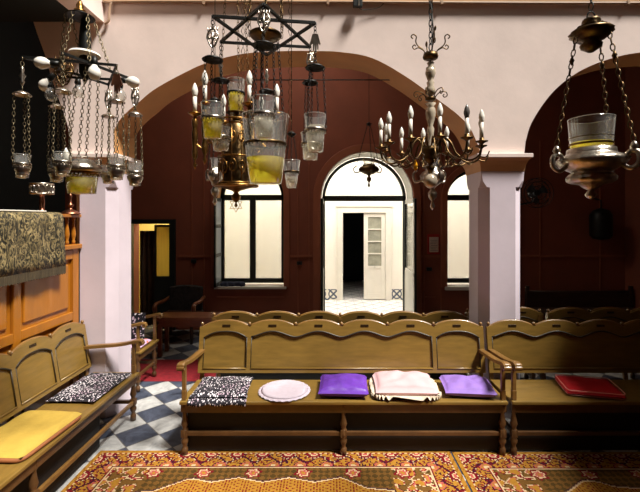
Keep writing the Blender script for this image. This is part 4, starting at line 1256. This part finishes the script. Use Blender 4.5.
specs = [(0, 95, 178, 155, 15, 'water', 'turned', None), (1, 107, 182, 160, 15, 'water', None, None), (2, 117, 184, 166, 14, 'water', 'medallion', None),
         (3, 115, 186, 163, 15, 'water', 'medallion', None), (4, 102, 180, 157, 16, 'water', 'hamsa', None), (5, 92, 176, 153, 17, 'water', None, None)]
for i, yd_, yb_, yt_, wd, oil, orn, _ in specs:
    v = v2[i]; s = F/v.y
    zb1 = H+(218-yb_)/s; zt1 = H+(218-yt_)/s; r1 = wd/2/s
    dzd = v.z-(H+(218-yd_)/s)
    dzo = dzd*.5
    hang_cup(ls, v, dzo, dzd, (v.x, v.y, zb1), r1, r1*.7, zt1-zb1, .55, oil, .042, orn, 'silver' if i != 4 else 'copper', 'chain_metal', ow=.022 if i != 4 else .03, oh=min(.05, dzo*.62))
    MB().lathe([(r1*.55, -.0), (r1*.95, .03), (r1*1.0, .045), (r1*.8, .055)], (v.x, v.y, zb1+.01), 12, cap=False).build('silver_bowl', 'silver', ls)
# centre big cup of the left lamp
cc = px3(82, 194, Y2+.02)
g, R_, zb = glass_cup(ls, tuple(cc), 15/s2*1.08, 12.5/s2, 36/s2, .46, 'oil', True, 26, 'brass')
m = MB(); m.lathe([(R_*.7, 0), (R_+.012, .012), (R_+.012, .03), (R_*.85, .055), (R_*.6, .075)], (cc.x, cc.y, zb), 24, cap=False, mod=lambda a, k: 1+.03*sin(10*a)); m.build('silver_collar', 'silver', ls)
for k in range(4):
    a = .3+pi/2*k; MB().chain((x2+.05*cos(a), Y2+.05*sin(a), z2_), (cc.x+R_*.8*cos(a), cc.y+R_*.8*sin(a), zb+.05), .026, .008, .0018).build('cup_chain', 'chain_metal', ls)
# small silver candle cup and medallion inside
m = MB(); c_ = px3(66, 150, 2.0); m.lathe(bulb_profile(.8), tuple(c_-Vector((0, 0, .05))), 10); m.build('bulb', 'bulb', ls)
m = MB(); c_ = px3(64, 72, 2.1); medallion(m, tuple(c_), .05, .07, 7); m.build('ornament', 'dark_brass', ls)

# ---- candle chandelier (right)
Y3 = 2.6; s3 = F/Y3; x3 = (430.5-328)/s3; zb3 = H+(218-147)/s3; R3 = .32
ch = empty('candle_chandelier', 'twelve armed brass and crystal chandelier with candle bulbs', 'chandelier', (x3, Y3, 0))
def zp(y): return H+(218-y)/s3
m = MB(); m.chain((0, 0, zp(50)), (0, 0, ZC), .05, .011, .0035); m.tube([(.012, 0, zp(48)), (.02, 0, zp(30)), (0, 0, zp(0))], .003, 5); m.build('hanging_chain', 'iron', ch)
m = MB(); m.lathe([(.01, .03), (.045, .022), (.05, .0), (.045, -.012), (.015, -.02)], (0, 0, zp(57)), 20)
def scroll(a, r0, z0, sz, lst):
    P = spline([(r0+u*sz, 0, z0+w*sz) for u, w in lst], 4)
    return [(p.x*cos(a), p.x*sin(a), p.z) for p in P]
SC1 = [(0, 0), (.12, .35), (.45, .62), (.55, .85), (.52, 1.1), (.68, 1.22), (.8, 1.1), (.7, 1.0)]
SC2 = [(.12, .35), (.4, .5), (.62, .42), (.72, .55), (.62, .66), (.55, .58)]
SC3 = [(0, 0), (.1, .3), (.45, .6), (.9, .62), (1.05, .35), (.85, .15), (.68, .3), (.8, .42)]
for k in range(4):
    a = k*pi/2; m.tube(scroll(a, .03, zp(57), .12, SC1), .0042, 5); m.tube(scroll(a, .03, zp(57), .12, SC2), .0038, 5)
m.build('crown', 'dark_brass', ch)
m = MB(); m.lathe([(.012, .05), (.02, .03), (.022, 0), (.04, -.05), (.05, -.085)][::1] and [(.008, .03), (.024, .02), (.014, .0), (.030, -.012), (.028, -.02), (.012, -.03)], (0, 0, zp(66)), 14)
m.lathe([(.012, .075), (.03, .06), (.034, .03), (.024, 0), (.016, -.02), (.026, -.03), (.02, -.05), (.03, -.07), (.034, -.10), (.014, -.115)], (0, 0, zp(78)), 14)
m.lathe([(.014, .06), (.036, .055), (.020, .035), (.03, .02), (.034, -.01), (.028, -.045), (.015, -.09), (.024, -.11), (.02, -.15), (.013, -.20), (.028, -.22), (.022, -.26)], (0, 0, zp(112)), 14)
crystal = plain('cut_crystal', srgb(206, 190, 166), .12, .35, .15, 20)
m.build('crystal_stem', crystal, ch)
m = MB(); m.lathe([(.02, .012), (.034, .006), (.034, -.006), (.02, -.012)], (0, 0, zp(99)), 14)
for k in range(6):
    a = k*pi/3; m.tube(scroll(a, .03, zp(99), .075, SC3), .0035, 5)
m.build('scroll_collar', 'dark_brass', ch)
m = MB(); m.lathe([(.012, .03), (.05, .02), (.06, -.01), (.04, -.03), (.05, -.05), (.03, -.08), (.012, -.09), (.012, -.10), (.03, -.115), (.02, -.13), (.010, -.16)], (0, 0, zp(150)), 16)
m.build('arm_hub', 'dark_brass', ch)
m = MB()
for i in range(3): pass
m.lathe([(.006, .048), (.02, .044), (.038, .028), (.046, .0), (.038, -.028), (.02, -.042), (.004, -.047)], (0, 0, zp(181)), 16, mod=lambda a, k: 1+.05*cos(8*a)); m.build('crystal_ball', crystal, ch)
for k in range(12):
    a = math.radians(25+30*k); c, s_ = cos(a), sin(a)
    low = .0
    P = spline([(.03*c, .03*s_, zb3-.02), (.08*c, .08*s_, zb3+.05), (.13*c, .13*s_, zb3+.02), (.17*c, .17*s_, zb3-.06), (.24*c, .24*s_, zb3-.105), (.30*c, .30*s_, zb3-.085), (R3*c, R3*s_, zb3-.03), (R3*c, R3*s_, zb3)], 5)
    m = MB(); m.tube(P, .0062, 6)
    m.tube(spline([(.17*c, .17*s_, zb3-.06), (.14*c, .14*s_, zb3-.10), (.17*c, .17*s_, zb3-.12), (.20*c, .20*s_, zb3-.10)], 4), .004, 5)
    m.tube(spline([(.30*c, .30*s_, zb3-.085), (.345*c, .345*s_, zb3-.095), (.365*c, .365*s_, zb3-.06)], 4), .004, 5)
    m.lathe([(.004, -.02), (.018, -.008), (.036, 0), (.037, .004), (.018, .002), (.014, .004), (.014, .022), (.012, .024)], (R3*c, R3*s_, zb3), 14)
    m.build('arm', 'dark_brass', ch)
    hgt = .115
    MB().lathe([(.0115, .02), (.0115, hgt)], (R3*c, R3*s_, zb3), 10).build('candle_sleeve', 'candle', ch)
    dark = (k == 9)
    MB().lathe(bulb_profile(1.05), (R3*c, R3*s_, zb3+hgt), 12).build('bulb', 'bulb_dark' if dark else 'bulb', ch)
# amber drop and small bowl
MB().lathe([(.001, -.05), (.014, -.03), (.012, -.01), (.004, .02), (.001, .03)], (-.125, -.13, zp(166)), 8).build('amber_drop', plain('amber_glass', srgb(220, 150, 30), .15), ch)
gl_ = small_lamp(x3+.13, Y3+.45, zp(140), H+(218-176)*(Y3+.45)/F, 'silver', 'small silver bowl lamp hanging behind the chandelier ball', .07)

# ---- right silver oil lamp
Y4 = 2.2; s4 = F/Y4; x4 = (591-328)/s4
def z4(y): return H+(218-y)/s4
sv = empty('silver_oil_lamp', 'large silver oil lamp with glass hanging at upper right', 'lamp', (x4, Y4, 0))
m = MB(); m.chain((0, 0, z4(10)), (0, 0, ZC), .05, .011, .003); m.tube([(.022*cos(2*pi*k/16), 0, z4(17)+.03*sin(2*pi*k/16)) for k in range(16)], .004, 6, closed=True); m.build('hanging_chain', 'iron', sv)
m = MB(); zz = z4(32)
fl8 = lambda a, k: 1+.05*sin(12*a)*(1 if k % 2 else -.4)
m.lathe([(.018, .075), (.04, .07), (.046, .055), (.036, .042), (.05, .034), (.075, .026), (.06, .018), (.07, .016), (.10, .006), (.108, -.006), (.095, -.02), (.08, -.035), (.045, -.045), (.035, -.055), (.055, -.07), (.05, -.085), (.03, -.10), (.015, -.11)], (0, 0, zz), 36, mod=fl8)
m.build('canopy', 'dark_brass', sv)
zb4 = z4(163)
bowl = [(.003, -.20), (.02, -.19), (.03, -.175), (.014, -.15), (.04, -.135), (.055, -.12), (.095, -.112), (.118, -.098), (.12, -.08), (.105, -.062), (.09, -.055), (.10, -.048), (.15, -.02), (.17, .005), (.168, .02), (.15, .035), (.125, .045), (.12, .055), (.118, .075), (.108, .08)]
m = MB(); m.lathe(bowl, (0, 0, zb4), 48, mod=lambda a, k: 1+(.022*sin(20*a) if 10 < k < 16 else (.03*sin(14*a) if k < 10 else .006*sin(40*a)))); m.build('bowl', 'silver', sv)
g, R_, zb = glass_cup(sv, (0, 0, zb4+.05), .112, .098, z4(119)-zb4-.05, .32, 'oil', False, 30)
m = MB(); m.lathe([(.1045, 0), (.106, .006), (.1055, .012)], (0, 0, zb4+.095), 30, cap=False)
m.lathe([(.107, 0), (.108, .004)], (0, 0, zb4+.135), 30, cap=False); m.build('gilt_band', 'brass', sv)
tops = [(-.080, -.02), (.05, -.075), (.06, .06)]
for q, a in enumerate((math.radians(183), math.radians(-52), math.radians(28))):
    c, s_ = cos(a), sin(a); m = MB()
    P = spline([(.14*c, .14*s_, zb4-.02), (.18*c, .18*s_, zb4-.045), (.215*c, .215*s_, zb4-.02), (.215*c, .215*s_, zb4+.03), (.185*c, .185*s_, zb4+.045), (.165*c, .165*s_, zb4+.025), (.175*c, .175*s_, zb4+.005)], 5)
    m.tube(P, .013, 8); m.lathe([(.002, .03), (.012, .02), (.02, 0), (.012, -.015), (.01, -.03)], (.195*c, .195*s_, zb4+.065), 10)
    m.build('handle', 'silver', sv)
    m = MB(); m.chain((.195*c, .195*s_, zb4+.09), (.085*c, .085*s_, zz-.03), .045, .010, .0032)
    mp = Vector((.195*c, .195*s_, zb4+.09)).lerp(Vector((.085*c, .085*s_, zz-.03)), .78); m.lathe([(.002, .025), (.014, 0), (.002, -.025)], tuple(mp), 8)
    m.build('lamp_chain', 'dark_brass', sv)

# ================================================================== LIGHT
def area(name, loc, rot, sx, sy, power, col=(1, 1, 1)):
    l = bpy.data.lights.new(name, 'AREA'); l.shape = 'RECTANGLE'; l.size = sx; l.size_y = sy; l.energy = power; l.color = col
    o = bpy.data.objects.new(name, l); COL.objects.link(o); o.location = loc; o.rotation_euler = rot; return o
# daylight through the tall window behind the viewer
#area('window_daylight', ((LX0+LX1)/2, YN-.3, (LZ0+LZ1)/2), (math.radians(90-18), 0, math.radians(12)), 2.7, 1.8, 620, (1, .95, .88))
area('rear_fill_light', (-.8, 5.6, ZC-.05), (0, 0, 0), 2.0, .9, 42, (1, .9, .76))  # fill light added to brighten the rear aisle, no fitting there
area('side_room_lamp', ((L0+L1)/2, YW+.8, 2.5), (0, 0, 0), .8, .5, 30, (1, .92, .7))
# daylight over the lobby
area('lobby_daylight', (.7, 8.4, 3.85), (0, 0, 0), 6.2, 1.6, 225, (1, .98, .93))
sl_ = bpy.data.lights.new('roof_daylight', 'SUN'); sl_.energy = 14.5; sl_.angle = math.radians(12); sl_.color = (1, .965, .92)
so = bpy.data.objects.new('roof_daylight', sl_); COL.objects.link(so); so.location = (3, 1, 9)
so.rotation_euler = Vector((-.52, .30, -1)).to_track_quat('-Z', 'Y').to_euler()
wd = bpy.data.worlds.new('world'); SC.world = wd; wd.use_nodes = True
bg = wd.node_tree.nodes['Background']; bg.inputs[0].default_value = (1, .985, .94, 1); bg.inputs[1].default_value = .03

# unseen cupboard-shaped block added at right to keep the right bench in shade
tc = empty('shade_blocker', 'unseen walnut block added beyond the right rug to shade the right bench', 'light blocker', (3.2, .6, 0))
MB().box(0, .6, 0, 2.6, .08, 2.93).build('body', 'dark_wood', tc)
for k in range(4):
    d = MB().box(-.025, 0, .03+.64*k, .64+.64*k, .12, 2.88).build('door', 'dark_wood', tc, bevel=.006)
    MB().lathe([(.006, 0), (.014, .01), (.012, .02)], (0, 0, 0), 10, xf=Matrix.Translation((-.025, .1+.64*k, 1.2)) @ Matrix.Rotation(-pi/2, 4, 'Y')).build('knob', 'brass', d)
MB().box(-.05, .63, -.03, 2.63, 2.93, 3.0).build('cornice', 'dark_wood', tc, bevel=.01)
for x in (0, .54):
    for y in (0, 2.54): MB().box(x, x+.06, y, y+.06, 0, .08).build('leg', 'dark_wood', tc)
